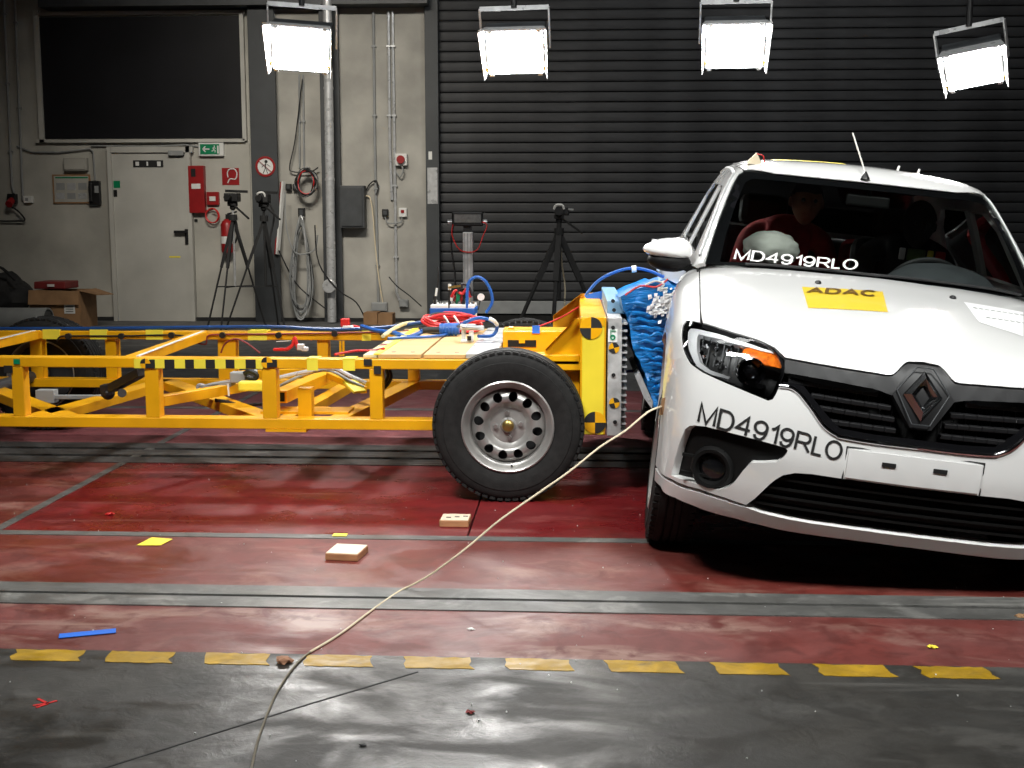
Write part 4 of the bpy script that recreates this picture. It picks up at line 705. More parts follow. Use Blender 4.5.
# red cable bundle in front of it
p = DK(452, 333); t = thing('red_cable_bundle', V(p.x, p.y, zk), 'coiled bundle of red cable in front of the blue measuring box', 'cable'); rr = random.Random(3)
for i in range(11):
    r1, r2 = rr.uniform(.13, .155), rr.uniform(.03, .09); oz = rr.uniform(.014, .085); off = V(rr.uniform(-.03, .03), rr.uniform(-.02, .02), 0); P = []
    for k in range(12): u = 2 * math.pi * k / 12; P.append(V(p.x, p.y - .0, zk + oz) + off + V(r1 * math.cos(u), r2 * math.sin(u), .022 * math.sin(u) + .012 * math.sin(2 * u + i)))
    B().tube([V(q.x, q.y, max(q.z, zk + .008)) for q in P], .0075, 6, 3, True).done('turn', M_['redcable'] if i not in (3, 7) else M_['blackcable'], t, smooth=True)
for x in (447, 457): B().tube([at(x - 3, 316, Y=p.y - .12), at(x + 1, 322, Y=p.y - .14), at(x + 4, 329, Y=p.y - .13)], .006).done('white_tie', M_['whitecable'], t)
p = DK(449, 336); t = thing('blue_connector', V(p.x, p.y, zk), 'fat blue cylindrical connector on cables across the plywood deck', 'connector'); q = V(p.x, p.y, zk + .035)
B().cyl(q + V(-.05, 0, 0), q + V(.055, 0, .004), .032, seg=20).done('shell', M_['bluecable'], t, .004)
for k in range(5): B().lathe([(.032, 0), (.0345, .003), (.0345, .008), (.032, .011)], q + V(-.04 + k * .018, 0, 0), (1, 0, 0), 20).done('grip_ring', M_['bluecable'], t)
B().cyl(q + V(-.05, 0, 0), q + V(-.14, 0, -.004), .016, seg=12).done('strain_relief', M_['black'], t); B().tube([q + V(-.14, 0, -.004), at(420, 333, Y=p.y), at(408, 337, Y=p.y - .02), V(at(395, 339, Y=p.y).x, p.y, zk + .014), V(at(375, 336, Y=p.y + .1).x, p.y + .1, zk + .02), V(at(357, 333, Y=p.y + .2).x, p.y + .35, zk + .02)], .012, 7).done('cable', M_['bluecable'], t, smooth=True)
tag(B().tube([DK(388, 341) + V(0, 0, .012), DK(405, 340) + V(0, 0, .012), DK(430, 339) + V(0, 0, .012), DK(447, 337) + V(0, .05, .012), DK(455, 333) + V(0, .1, .03)], .008, 6).done('flat_blue_cable', M_['bluecable'], smooth=True), 'thin dark blue cable lying on the plywood below the fat connector', 'cable')
p = DK(467, 342); t = thing('bracket_block', V(p.x, p.y, zk), 'white metal bracket clamp standing on the plywood deck edge', 'clamp'); s = p.y / 1200
B().box(p + V(-.0, 0, .006), (.06, .05, .012)).box(p + V(-.018, .02, .045), (.022, .02, .09)).box(p + V(.005, .0, .085), (.075, .05, .012)).box(p + V(.022, .0, .03), (.022, .05, .05)).done('bracket', M_['whiteplain'], t, .003); B().cyl(p + V(-.02, -.03, .075), p + V(.09, -.03, .075), .013, seg=12).done('threaded_rod', M_['steel'], t); B().box(p + V(.014, -.03, .022), (.02, .012, .022)).done('black_insert', M_['black'], t)
tag(B().tube([DK(458, 340) + V(0, 0, .07), at(466, 322, Y=p.y), at(478, 318, Y=p.y), at(490, 320, Y=p.y), at(497, 326, Y=p.y + .03), V(at(492, 331, Y=p.y).x, p.y + .05, zk + .03), V(at(478, 332, Y=p.y).x, p.y, zk + .03)], .009, 7).done('looped_blue_cable', M_['bluecable'], smooth=True), 'blue cable arching over the white bracket clamp and the tyre', 'cable')
tag(B().tube([at(489, 318.5, Y=p.y - .012), at(494, 321, Y=p.y - .005), at(497, 325, Y=p.y + .02)], .0105, 7).done('white_sleeve', M_['whiteplain']), 'short white sleeve pushed over the arched blue cable', 'sleeve')
p = at(295, 352, z=ZT1); t = thing('red_plug', V(p.x, p.y, ZT1), 'small red and white plug with leads on the near trolley rail', 'connector'); B().tube([p + V(-.04, 0, .012), p + V(-.01, 0, .035), p + V(.0, .0, .07), p + V(.012, 0, .03), p + V(.02, 0, .01)], .009).done('red_loop', M_['redcable'], t); B().box(p + V(.03, 0, .025), (.035, .03, .03)).box(p + V(.05, 0, .015), (.03, .03, .02)).done('plug_body', M_['galv'], t, .004); B().tube([p + V(-.04, 0, .012), p + V(-.08, .02, .01), p + V(-.11, .03, .008)], .008).done('lead', M_['redcable'], t); B().bar(p + V(-.09, 0, .05), p + V(-.02, 0, .055), .003, .003).done('cable_tie', M_['whitecable'], t)
p = at(347, 325, Y=YR + .04); t = thing('red_plug', V(p.x, p.y, ZT1), 'red plug with a white body and lead on the far trolley rail', 'connector'); q = V(p.x, p.y, ZT1 + .03); B().box(q + V(-.01, 0, .02), (.05, .04, .05)).done('red_housing', M_['redcable'], t, .006); B().box(q + V(.01, -.02, -.01), (.06, .03, .03)).done('white_body', M_['whiteplain'], t, .004); B().tube([q + V(.03, 0, 0), q + V(.08, 0, -.01), q + V(.14, .0, -.02)], .010).done('lead', M_['redcable'], t)
tag(B().tube([at(335, 354.5, z=ZT1 + .01), at(355, 351, z=ZT1 + .01), at(372, 350.5, z=ZT1 + .01), at(384, 348.5, z=ZT1 + .03)], .006, 6).done('thin_red_lead', M_['redcable']), 'thin red lead lying on the near rail left of the deck', 'cable')
tag(B().tube([DK(383, 340) + V(0, 0, .02), DK(394, 334) + V(0, 0, .03), DK(405, 329) + V(0, 0, .03), DK(414, 326) + V(0, 0, .02)], .011, 7).done('cable_sleeve', M_['offwhite']), 'cream cable sleeve lying along the back left of the deck', 'sleeve')
# ---- the car's body as smooth implicit solids (car frame: u right, v rearwards, w up) ----
def smx(a, b, k): return .5 * (a + b + np.sqrt((a - b) ** 2 + k * k))
_FW = np.array([-.2, .18, .22, .30, .45, .58, .68, .76, .84, .92, 1.2]); _FV = np.array([.16, .075, .045, .02, .0, .015, .035, .06, .105, .20, .6])
_TV = np.array([-1, .05, .20, .45, .80, 1.10, 1.4, 3.2, 3.5, 4.3, 6]); _TW = np.array([.50, .835, .880, .935, .990, 1.03, 1.04, 1.05, 1.05, 1.04, 1.0])
def fbody(P):
    u, v, w = P[..., 0], P[..., 1], P[..., 2]; a = np.sqrt(u * u + 1e-6)
    vf = np.interp(w, _FW, _FV) * .5 + .25 * (np.interp(w - .03, _FW, _FV) + np.interp(w + .03, _FW, _FV))
    vf = vf + .11 * a * a + .55 * np.maximum(0, a - .42) ** 2
    wt = (np.interp(v, _TV, _TW) + np.interp(v - .05, _TV, _TW) + np.interp(v + .05, _TV, _TW)) / 3 - .055 * a * a - .45 * np.maximum(0, a - .55) ** 2
    sd = .880 - .38 * np.maximum(0, w - .68) ** 2 - .08 * np.maximum(0, .45 - w) ** 2 - .16 * np.maximum(0, .75 - v) ** 2 - .12 * np.maximum(0, v - 3.3) ** 2
    f = smx(vf - v, (w - wt) * .97, .05)
    f = smx(f, a - sd, .09)
    f = smx(f, v - 4.30, .1)
    return smx(f, .165 - w, .02)
def fcab(P):
    u, v, w = P[..., 0], P[..., 1], P[..., 2]; a = np.sqrt(u * u + 1e-6)
    ws = (1.12 + .10 * a * a + .45 * np.maximum(0, a - .45) ** 2 + (w - 1.0) * 1.36 - v) * .59
    rf = w - (1.512 - .09 * a * a - .03 * (v - 2.3) ** 2)
    sd = .775 - .36 * (w - .98) - .10 * np.maximum(0, w - 1.25) ** 2 * 4
    f = smx(ws, rf, .05); f = smx(f, a - sd, .055)
    return smx(f, (v - 3.40 + (w - 1.05) * 1.1) * .67, .06)
def fgrad(F, P):
    g = np.stack([(F(P + e) - F(P - e)) for e in np.eye(3) * 1e-3], -1)
    return g / (np.linalg.norm(g, axis=-1, keepdims=True) + 1e-12)
def march(F, O, D, t0=0., t1=3., n=260):
    """first hit of F=0 along O + t D; returns points and a hit mask"""
    O = np.atleast_2d(O).astype(float); t0 = float(t0); D = np.broadcast_to(D, O.shape); t = np.full(len(O), t0); lo = np.full(len(O), t0); hit = np.zeros(len(O), bool)
    st = (t1 - t0) / n; best = np.full(len(O), 9.); bt = t.copy()
    for i in range(n + 1):
        tt = t0 + i * st; val = F(O + D * tt)
        new = (~hit) & (val <= 0); lo[new] = tt - st; hit |= new
        b = (~hit) & (val < best); best[b] = val[b]; bt[b] = tt
    hi = lo + st
    for _ in range(22):
        m = .5 * (lo + hi); s = F(O + D * m[:, None]) <= 0
        hi = np.where(s, m, hi); lo = np.where(s, lo, m)
    tt = np.where(hit, hi, bt)
    return O + D * tt[:, None], hit
# ================================================================== the white car
# feature outlines in the car's own frame (metres)
OUT = {
 'lamp': [[-0.808,0.513,0.835],[-0.753,0.395,0.846],[-0.693,0.308,0.845],[-0.647,0.255,0.842],[-0.591,0.212,0.836],[-0.551,0.186,0.83],[-0.508,0.156,0.817],[-0.481,0.126,0.791],[-0.468,0.105,0.763],[-0.47,0.091,0.733],[-0.479,0.082,0.704],[-0.49,0.074,0.67],[-0.499,0.071,0.65],[-0.514,0.073,0.643],[-0.579,0.095,0.658],[-0.677,0.142,0.68],[-0.743,0.189,0.695],[-0.789,0.24,0.713],[-0.81,0.29,0.739],[-0.821,0.351,0.762],[-0.825,0.434,0.791],[-0.821,0.505,0.818]],
 'drl_top': [[-0.801,0.439,0.825],[-0.743,0.345,0.837],[-0.647,0.234,0.833],[-0.551,0.172,0.82],[-0.503,0.151,0.814],[-0.497,0.142,0.806],[-0.551,0.16,0.811],[-0.647,0.21,0.819],[-0.743,0.303,0.823],[-0.772,0.346,0.82],[-0.775,0.343,0.818],[-0.78,0.287,0.79],[-0.776,0.248,0.759],[-0.762,0.217,0.728],[-0.724,0.18,0.71],[-0.653,0.137,0.701],[-0.657,0.137,0.693],[-0.733,0.181,0.696],[-0.775,0.224,0.714],[-0.8,0.274,0.746],[-0.812,0.348,0.78],[-0.81,0.425,0.811]],
 'orange': [[-0.62,0.173,0.798],[-0.612,0.182,0.81],[-0.599,0.183,0.816],[-0.545,0.16,0.812],[-0.495,0.14,0.805],[-0.483,0.128,0.793],[-0.478,0.113,0.774],[-0.484,0.108,0.763],[-0.511,0.115,0.766],[-0.543,0.125,0.768],[-0.566,0.127,0.761],[-0.591,0.143,0.772],[-0.615,0.156,0.778]],
 'drl_right': [[-0.497,0.142,0.806],[-0.483,0.128,0.793],[-0.471,0.108,0.767],[-0.471,0.099,0.75],[-0.479,0.096,0.742],[-0.504,0.105,0.75],[-0.542,0.117,0.755],[-0.558,0.126,0.762],[-0.511,0.113,0.763],[-0.484,0.106,0.761],[-0.478,0.113,0.774]],
 'proj': [[-0.584,0.117,0.725]],
 'projb': [[-0.547,0.108,0.731]],
 'reflow': [[-0.61,0.117,0.696],[-0.59,0.112,0.705],[-0.536,0.093,0.698],[-0.53,0.089,0.691],[-0.55,0.092,0.681],[-0.593,0.107,0.685]],
 'fog': [[-0.803,0.241,0.289],[-0.802,0.234,0.317],[-0.798,0.221,0.362],[-0.793,0.207,0.408],[-0.785,0.192,0.454],[-0.778,0.184,0.483],[-0.766,0.173,0.497],[-0.751,0.16,0.505],[-0.711,0.131,0.512],[-0.652,0.099,0.511],[-0.593,0.074,0.508],[-0.529,0.054,0.503],[-0.464,0.039,0.496],[-0.437,0.034,0.491],[-0.428,0.033,0.485],[-0.43,0.032,0.474],[-0.438,0.032,0.459],[-0.456,0.035,0.438],[-0.497,0.043,0.428],[-0.543,0.055,0.418],[-0.553,0.06,0.406],[-0.566,0.067,0.384],[-0.578,0.074,0.358],[-0.59,0.082,0.332],[-0.604,0.09,0.314],[-0.618,0.098,0.303],[-0.633,0.106,0.295],[-0.649,0.114,0.292],[-0.693,0.136,0.293],[-0.748,0.173,0.295]],
 'foglamp': [[-0.667,0.111,0.363]],
 'fogedge': [[-0.608,0.082,0.379]],
 'gro_u': [[-0.844,0.396,0.264],[-0.829,0.32,0.268],[-0.802,0.243,0.277],[-0.7,0.144,0.277],[-0.611,0.104,0.268],[-0.536,0.083,0.257]],
 'gro_l': [[-0.842,0.385,0.251],[-0.828,0.318,0.255],[-0.8,0.244,0.261],[-0.697,0.147,0.262],[-0.609,0.108,0.255],[-0.528,0.085,0.246]],
 'lg_top': [[-0.536,0.083,0.257],[-0.513,0.069,0.286],[-0.491,0.056,0.32],[-0.472,0.048,0.349],[-0.455,0.042,0.371],[-0.431,0.036,0.393],[-0.392,0.03,0.408],[-0.335,0.024,0.413],[-0.223,0.017,0.412],[-0.104,0.012,0.412],[0.001,0.01,0.411]],
 'lg_bot': [[-0.528,0.085,0.246],[-0.484,0.079,0.237],[-0.392,0.07,0.228],[-0.302,0.063,0.225],[-0.215,0.058,0.226],[-0.101,0.053,0.226],[0.04,0.052,0.226]],
 'lip_bot': [[-0.831,0.351,0.214],[-0.819,0.316,0.203],[-0.778,0.236,0.208],[-0.724,0.192,0.203],[-0.671,0.165,0.195],[-0.567,0.126,0.191],[-0.47,0.108,0.183],[-0.344,0.109,0.171],[-0.192,0.091,0.175],[-0.07,0.085,0.178],[0.053,0.079,0.184]],
 'gr_top': [[-0.471,0.122,0.789],[-0.385,0.108,0.785],[-0.293,0.097,0.781],[-0.215,0.091,0.779],[-0.127,0.086,0.776],[-0.107,0.086,0.779],[-0.094,0.092,0.788],[-0.065,0.117,0.818],[-0.052,0.125,0.825],[-0.014,0.13,0.829]],
 'gr_bot': [[-0.482,0.08,0.697],[-0.456,0.076,0.699],[-0.434,0.072,0.695],[-0.41,0.065,0.681],[-0.386,0.057,0.658],[-0.36,0.048,0.631],[-0.336,0.04,0.603],[-0.318,0.035,0.585],[-0.297,0.032,0.571],[-0.274,0.029,0.561],[-0.252,0.026,0.555],[-0.138,0.02,0.551],[0.006,0.018,0.552]],
 'seam_h': [[-0.758,0.413,0.848],[-0.756,0.552,0.877],[-0.751,0.761,0.913],[-0.745,1.013,0.949],[-0.732,1.354,0.974]],
 'fend_seam': [[-0.812,0.288,0.728],[-0.835,0.354,0.705],[-0.858,0.499,0.672],[-0.872,0.91,0.598]],
 'plate': [[-0.225,0.02,0.517],[0.218,0.02,0.519],[0.226,0.016,0.42],[-0.224,0.016,0.421]],
 'slots': [[-0.09,0.01,0.481],[0.083,0.01,0.483]],
 'badge': [[-0.007,0.059,0.728]],
 'pod': [[-0.103,0.057,0.716],[-0.053,0.099,0.799],[-0.032,0.111,0.812],[0.005,0.114,0.816],[0.022,0.105,0.807],[0.078,0.062,0.731],[0.028,0.031,0.624],[-0.038,0.029,0.615]],
 'chr': [[-0.456,0.093,0.744],[-0.333,0.078,0.739],[-0.219,0.067,0.732],[-0.167,0.064,0.73],[-0.147,0.06,0.721],[-0.2,0.06,0.714],[-0.331,0.07,0.72],[-0.451,0.088,0.733]],
 'chr2': [[-0.454,0.085,0.725],[-0.149,0.059,0.719]],
 'sl0': [[-0.418,0.074,0.708],[-0.111,0.046,0.683]],
 'sl1': [[-0.372,0.062,0.685],[-0.1,0.044,0.676]],
 'sl2': [[-0.339,0.05,0.645],[-0.084,0.035,0.638]],
 'sl3': [[-0.31,0.038,0.603],[-0.075,0.027,0.601]],
 'hood_rear': [[-0.731,1.365,0.975],[-0.527,1.212,1.01],[-0.219,1.146,1.024],[-0.014,1.165,1.028],[0.192,1.221,1.027]],
 'noz': [[-0.242,0.91,0.996],[0.303,0.955,1.0]],
 'adac': [[-0.347,0.84,0.982],[-0.02,0.879,0.996],[-0.053,0.565,0.947],[-0.357,0.529,0.933]],
 'adac_t': [[-0.343,0.735,0.967],[-0.069,0.767,0.98],[-0.046,0.884,0.996],[-0.323,0.831,0.982]],
 'stick': [[0.305,0.887,0.991],[0.542,0.886,0.976],[0.43,0.486,0.922],[0.294,0.591,0.946]],
 'txt_b': [[-0.741,0.153,0.513],[-0.493,0.044,0.493],[-0.248,0.016,0.466],[-0.242,0.024,0.544],[-0.486,0.053,0.574],[-0.736,0.161,0.599]],
 'ws': [[-0.722,1.237,1.005],[-0.707,1.34,1.079],[-0.685,1.469,1.169],[-0.664,1.601,1.248],[-0.638,1.744,1.321],[-0.606,1.813,1.38],[-0.575,1.793,1.409],[-0.545,1.753,1.409],[-0.42,1.722,1.412],[-0.292,1.713,1.415],[-0.158,1.707,1.417],[-0.03,1.706,1.419],[0.012,1.706,1.418]],
 'ws_in': [[-0.662,1.223,1.018],[-0.637,1.389,1.142],[-0.601,1.545,1.261],[-0.558,1.689,1.368],[-0.526,1.706,1.387],[-0.293,1.681,1.394],[0.009,1.669,1.393]],
 'txt_w': [[-0.603,1.22,1.031],[-0.339,1.188,1.037],[-0.076,1.19,1.047],[-0.063,1.258,1.097],[-0.329,1.256,1.087],[-0.592,1.288,1.082]],
 'ws_low': [[-0.712,1.224,1.001],[-0.53,1.182,1.016],[-0.217,1.167,1.027],[-0.014,1.168,1.032]],
 'ant': [[-0.005,1.731,1.435]],
 'roofyel': [[-0.428,1.864,1.469],[-0.136,1.818,1.476],[-0.135,1.901,1.492],[-0.388,2.277,1.498]],
}
CAR_M = Matrix(((0.99308, 0.05236, 0.10513, 1.03695), (-0.04662, 0.99732, -0.05632, 3.83665), (-0.10780, 0.05103, 0.99286, 0.00953), (0, 0, 0, 1))) @ Matrix.Diagonal((.93, .93, .93, 1))
car = thing('test_car', label='white compact saloon car with black grille, struck in its side by the yellow trolley', cat='car', mat=CAR_M)
_fb0 = fbody
def fbody(P):       # the struck side is pushed in at the doors
    u, v, w = P[..., 0], P[..., 1], P[..., 2]
    d = .14 * np.exp(-((v - 2.15) / .80) ** 4) * np.exp(-((w - .62) / .52) ** 4) * (u < 0)
    return np.maximum(_fb0(P), (-u - (.865 - d)) * .9 - 9 * (d < .004))
def snap(F, P, n=8):
    P = np.array(P, float)
    for _ in range(n): g = fgrad(F, P); P = P - g * F(P)[:, None] * .8
    return P
def resamp(P, L):
    out = []; n = len(P)
    for i in range(n):
        a, b = P[i], P[(i + 1) % n]; k = max(1, int(math.ceil(np.linalg.norm(b - a) / L)))
        for j in range(k): out.append(a + (b - a) * j / k)
    return np.array(out)
def panel(name, outl, F, D, m, parent, holes=(), off=0., rim=.02, grid=.04, res=.02, half=False, mirror=False, snapit=True, flat=None):
    """a skin panel: the outline triangulated in the plane across D and laid on the surface F; half: outline ends on u=0 and is mirrored to a whole"""
    D = np.array(D, float); D /= np.linalg.norm(D); e1 = np.cross(D, [0, 0, 1.]) if abs(D[2]) < .9 else np.cross(D, [0, 1., 0]); e1 /= np.linalg.norm(e1); e2 = np.cross(D, e1)
    def prep(o):
        o = resamp(np.array(o, float), res)
        c0 = np.abs(o[:, 0]) < .002 if half else np.zeros(len(o), bool)
        if snapit: o = snap(F, o)
        o[c0, 0] = 0; return np.c_[o @ e1, o @ e2], c0
    ol, cen = prep(outl); hs = [prep(h)[0] for h in holes]
    mn, mx = ol.min(0), ol.max(0); X, Y_ = np.meshgrid(np.arange(mn[0] + grid / 2, mx[0], grid), np.arange(mn[1] + grid / 2, mx[1], grid)); Y_[:, ::2] += grid / 2
    G = np.c_[X.ravel(), Y_.ravel()]; G = G[inside(G, ol)]
    for h in hs: G = G[~inside(G, h)]
    allb = np.vstack([ol] + hs); 
    if len(G): G = G[np.array([np.min(np.hypot(*(allb - g).T)) > grid * .35 for g in G])]
    vo, fo = cdt([tuple(p) for p in ol], [[tuple(p) for p in h] for h in hs], [tuple(p) for p in G])
    O = vo[:, :1] * e1 + vo[:, 1:2] * e2; 
    k = float(np.mean(np.array(outl) @ D))
    P, hit = march(F, O + D * (k - 1.6), D, 0, 3.2, 160)
    if half:
        for i in range(len(vo)):
            if np.any(np.hypot(*(ol[cen] - vo[i]).T) < 1e-5): P[i, 0] = 0
    n = fgrad(F, P); P = P + n * off
    if half: P[np.abs(P[:, 0]) < 1e-4, 0] = 0
    b = B(); bm = b.bm
    def put(P, n, flip):
        vv = [bm.verts.new(p) for p in P]; ff = []
        for f in fo:
            a, c, d = P[f[0]], P[f[1]], P[f[2]]; nn = np.cross(c - a, d - a); s = np.dot(nn, n[f[0]]) < 0
            try: ff.append(bm.faces.new([vv[i] for i in (f[::-1] if s else f)]))
            except ValueError: pass
        return vv
    sg = np.array([-1, 1, 1]); sides = [(P * sg, n * sg)] if (mirror and not half) else [(P, n)]
    if half: sides.append((P * sg, n * sg))
    nm = {}
    for PP, NN in sides:
        for v_, q in zip(put(PP, NN, False), NN): nm[v_] = q
    if half: bmesh.ops.remove_doubles(bm, verts=[v for v in bm.verts if abs(v.co.x) < 1e-5], dist=2e-4); nm = {v: q for v, q in nm.items() if v.is_valid}
    if rim:
        bm.edges.index_update(); be = [e for e in bm.edges if len(e.link_faces) == 1]
        new = {}
        for e in be:
            for v in e.verts:
                if v not in new: q = nm.get(v); q = Vector(q) if q is not None else V(0, -1, 0); new[v] = bm.verts.new(v.co - q * rim)
        for e in be:
            v1, v2 = e.verts; f = e.link_faces[0]; ls = [l for l in f.loops if l.edge == e][0]; a, c = ls.vert, ls.link_loop_next.vert
            bm.faces.new((c, a, new[a], new[c]))
    for f in bm.faces: f.smooth = True
    me = bpy.data.meshes.new(name); bm.to_mesh(me); bm.free(); me.materials.append(m); o = link(name, me, parent); me.set_sharp_from_angle(angle=math.radians(55)); return o
o_ = {k: np.array(v) for k, v in OUT.items()}
def fx(o): return [tuple(p) for p in o]
def mir(o): return [(-p[0], p[1], p[2]) for p in o]
lamp, seam, arch = fx(o_['lamp']), fx(o_['seam_h']), lambda a, b, n=10, u=-.88: [(u, .83 + .375 * math.cos(math.radians(a + (b - a) * i / n)), .36 + .375 * math.sin(math.radians(a + (b - a) * i / n))) for i in range(n + 1)]
fs = [(-.812, .288, .728), (-.835, .354, .705), (-.862, .47, .685)]
fog = fx(o_['fog']); gb = fx(o_['gr_bot'])[:-1] + [(0, .018, .552)]; lgt = fx(o_['lg_top'])[:-1] + [(0, .01, .411)]; lgb = fx(o_['lg_bot'])[:-1] + [(0, .052, .226)]; grt = fx(o_['gr_top'])[:-1] + [(0, .13, .829)]
bumper = gb[::-1] + lamp[11:19] + fs + arch(125, 195) + fx(o_['gro_u']) + lgt[1:]
DF = (.45, .85, -.18)
bp = panel('bumper', bumper, fbody, DF, WHITE, car, holes=[fog], half=True, rim=.035, grid=.035, res=.012)
lip = fx(o_['gro_l']) + lgb[1:] + [(0, .085, .176)] + fx(o_['lip_bot'])[::-1][1:] + [(-.87, .47, .20), (-.87, .47, .25)]
panel('bumper_lip', lip, fbody, (.45, .85, .12), WHITE, car, half=True, rim=.03, grid=.03, res=.012)
# hood
hr = fx(o_['hood_rear']); hr = [hr[0], hr[1], hr[2], (0, 1.16, 1.028)]
hood = [tuple(np.array(p) + (0, .004, .004)) for p in lamp[1:7]] + [tuple(np.array(p) + (0, .004, .005)) for p in grt[:-1]] + [(0, .135, .834)] + hr[::-1] + seam[1:-1][::-1]
hood = [(p[0] if p[0] > -.75 else p[0], p[1], p[2]) for p in hood]
hd = panel('hood', hood, fbody, (0, .62, -.78), WHITE, car, half=True, rim=.02, grid=.05, res=.015)
def shift(pts, du): return [(p[0] + du, p[1], p[2]) for p in pts]
fend = shift(seam, -.005) + [(-.79, 1.37, .955), (-.87, 1.34, .86), (-.885, 1.32, .6), (-.87, 1.31, .28)] + arch(-12, 125, 18)[0:] + fs[::-1] + lamp[18:] + lamp[:1] 
for mr in (False, True): panel('fender', fend, fbody if not mr else _fb0, (.78, .34, -.52), WHITE, car, rim=.02, grid=.05, res=.02, mirror=mr)
for sx in (1, -1):
    F = fbody if sx > 0 else _fb0
    def side(nm, pts, **k): return panel(nm, pts, F, (.95, 0, -.3), WHITE, car, mirror=sx < 0, rim=.02, grid=.07, res=.04, **k)
    U = -.88
    fd = side('front_door', [(-.79, 1.375, .975), (-.87, 1.345, .86), (-.885, 1.325, .6), (-.87, 1.315, .28), (U, 2.28, .27), (U, 2.28, .60), (-.80, 2.28, .98)])
    rd = side('rear_door', [(-.80, 2.29, .98), (U, 2.29, .6), (U, 2.29, .27), (U, 2.98, .28)] + [(U, 3.46 + .375 * math.cos(t), .36 + .375 * math.sin(t)) for t in [math.radians(a) for a in (190, 170, 150, 130)]] + [(U, 3.30, .80), (-.79, 3.32, .99)])
    side('rear_quarter', [(-.79, 3.33, .99), (U, 3.31, .80)] + [(U, 3.46 + .375 * math.cos(t), .36 + .375 * math.sin(t)) for t in [math.radians(a) for a in (128, 110, 90, 60, 30, 0, -15)]] + [(-.84, 4.15, .26), (-.83, 4.15, .6), (-.74, 4.15, .97)])
    side('sill', [(U, 1.31, .27), (-.85, 1.31, .19), (-.85, 2.98, .19), (U, 2.98, .27)])
    for d_, v0 in ((fd, 2.12), (rd, 3.12)):
        p = march(F, np.array([[-1.5, v0, .80]]), np.array([1., 0, 0]))[0][0]; p[0] *= sx
        B().bar(V(p[0] - sx * .025, v0 - .08, .80), V(p[0] - sx * .025, v0 + .08, .80), .02, .025, (0, 0, 1)).done('door_handle', WHITE, d_, .008)
panel('boot_lid', [(0, 3.5, 1.05), (-.66, 3.55, 1.0), (-.70, 4.05, .97), (-.62, 4.2, .9), (-.60, 4.29, .6), (0, 4.3, .6)], _fb0, (.2, -.6, -.7), WHITE, car, half=True, rim=.02, grid=.08, res=.04)
panel('rear_bumper', [(0, 4.3, .59), (-.6, 4.29, .59), (-.82, 4.17, .59), (-.83, 4.17, .26), (-.6, 4.28, .22), (0, 4.3, .22)], _fb0, (.45, -.85, -.1), WHITE, car, half=True, rim=.03, grid=.08, res=.04)
# dark inner shell, engine bay block, floor and firewall so that no light leaks through the gaps
def blk(c, s, nm, m=M_['dark']): return B().box(c, s).done(nm, m, car)
blk((0, .85, .50), (1.10, 1.0, .60), 'engine_block'); blk((0, 2.3, .27), (1.5, 3.7, .04), 'floor_pan'); blk((0, 1.25, .62), (1.50, .04, .70), 'firewall'); blk((0, .45, .28), (1.36, .6, .03), 'under_tray'); blk((0, 3.42, .65), (1.3, .04, .70), 'seat_back_wall')
panel('grille_backing', [(-.80, .30, .70), (-.45, .12, .78), (0, .13, .81), (0, .05, .21), (-.5, .09, .215), (-.80, .28, .27)], _fb0, DF, M_['dark'], car, half=True, off=-.075, rim=0, grid=.06, res=.04)
# grille: gloss band, pod, emblem, chrome, slats
chr_ = fx(o_['chr']); pod = fx(o_['pod']); podh = [p for p in pod]
c2 = fx(o_['chr2'])
podl = [(-.103, .057, .716), (-.053, .099, .80), (-.034, .113, .818), (0, .115, .820), (0, .028, .612), (-.036, .029, .615)]
band = grt[:-1] + [(0, .125, .826), (0, .11, .80), (-.045, .10, .79), (-.10, .06, .715), (-.145, .062, .728), (-.219, .067, .735), (-.333, .078, .742), (-.47, .095, .745)]
panel('grille_band', band, _fb0, (.2, .85, -.4), M_['satinblack'], car, half=True, off=-.004, rim=.03, grid=.04, res=.012)
frame_low = gb[:-1] + [(0, .018, .554), (0, .025, .578), (-.15, .025, .578), (-.262, .030, .585), (-.292, .038, .606), (-.33, .05, .64), (-.37, .06, .68), (-.40, .07, .712), (-.47, .085, .715)]
panel('grille_frame', frame_low, _fb0, (.2, .9, -.2), M_['blackgloss'], car, half=True, off=-.006, rim=.04, grid=.04, res=.012)
pd = panel('badge_pod', podl, _fb0, (0, .9, -.3), M_['satinblack'], car, half=True, off=.012, rim=.05, grid=.03, res=.012)
for sx in (1, -1):
    mm = lambda pts: [(p[0] * sx, p[1], p[2]) for p in pts]
    P = snap(_fb0, mm(chr_)); 
    panel('chrome_strip', chr_, _fb0, (.2, .9, -.2), M_['chrome'], car, off=.004, rim=.012, grid=.02, res=.01, mirror=sx < 0)
    t_ = snap(_fb0, np.array(mm(gb))); n_ = fgrad(_fb0, t_); B().tube([V(*(p + n * .002)) for p, n in zip(t_, n_)], .0065, 7, 3).done('chrome_trim', M_['chrome'], car, smooth=True)
    for a, b in (('chr2',) * 2, ('sl1',) * 2, ('sl2',) * 2, ('sl3',) * 2):
        p, q = o_[a]; p = p + (.0, 0, 0); P = snap(_fb0, np.array(mm([tuple(p + (q - p) * t) for t in np.linspace(0, 1, 7)]))); n_ = fgrad(_fb0, P); P = P - n_ * .022
        bb_ = B()
        for i in range(6): bb_.bar(V(*P[i]), V(*P[i + 1]), .03, .017)
        bb_.done('grille_slat', M_['satinblack'], car, .003)
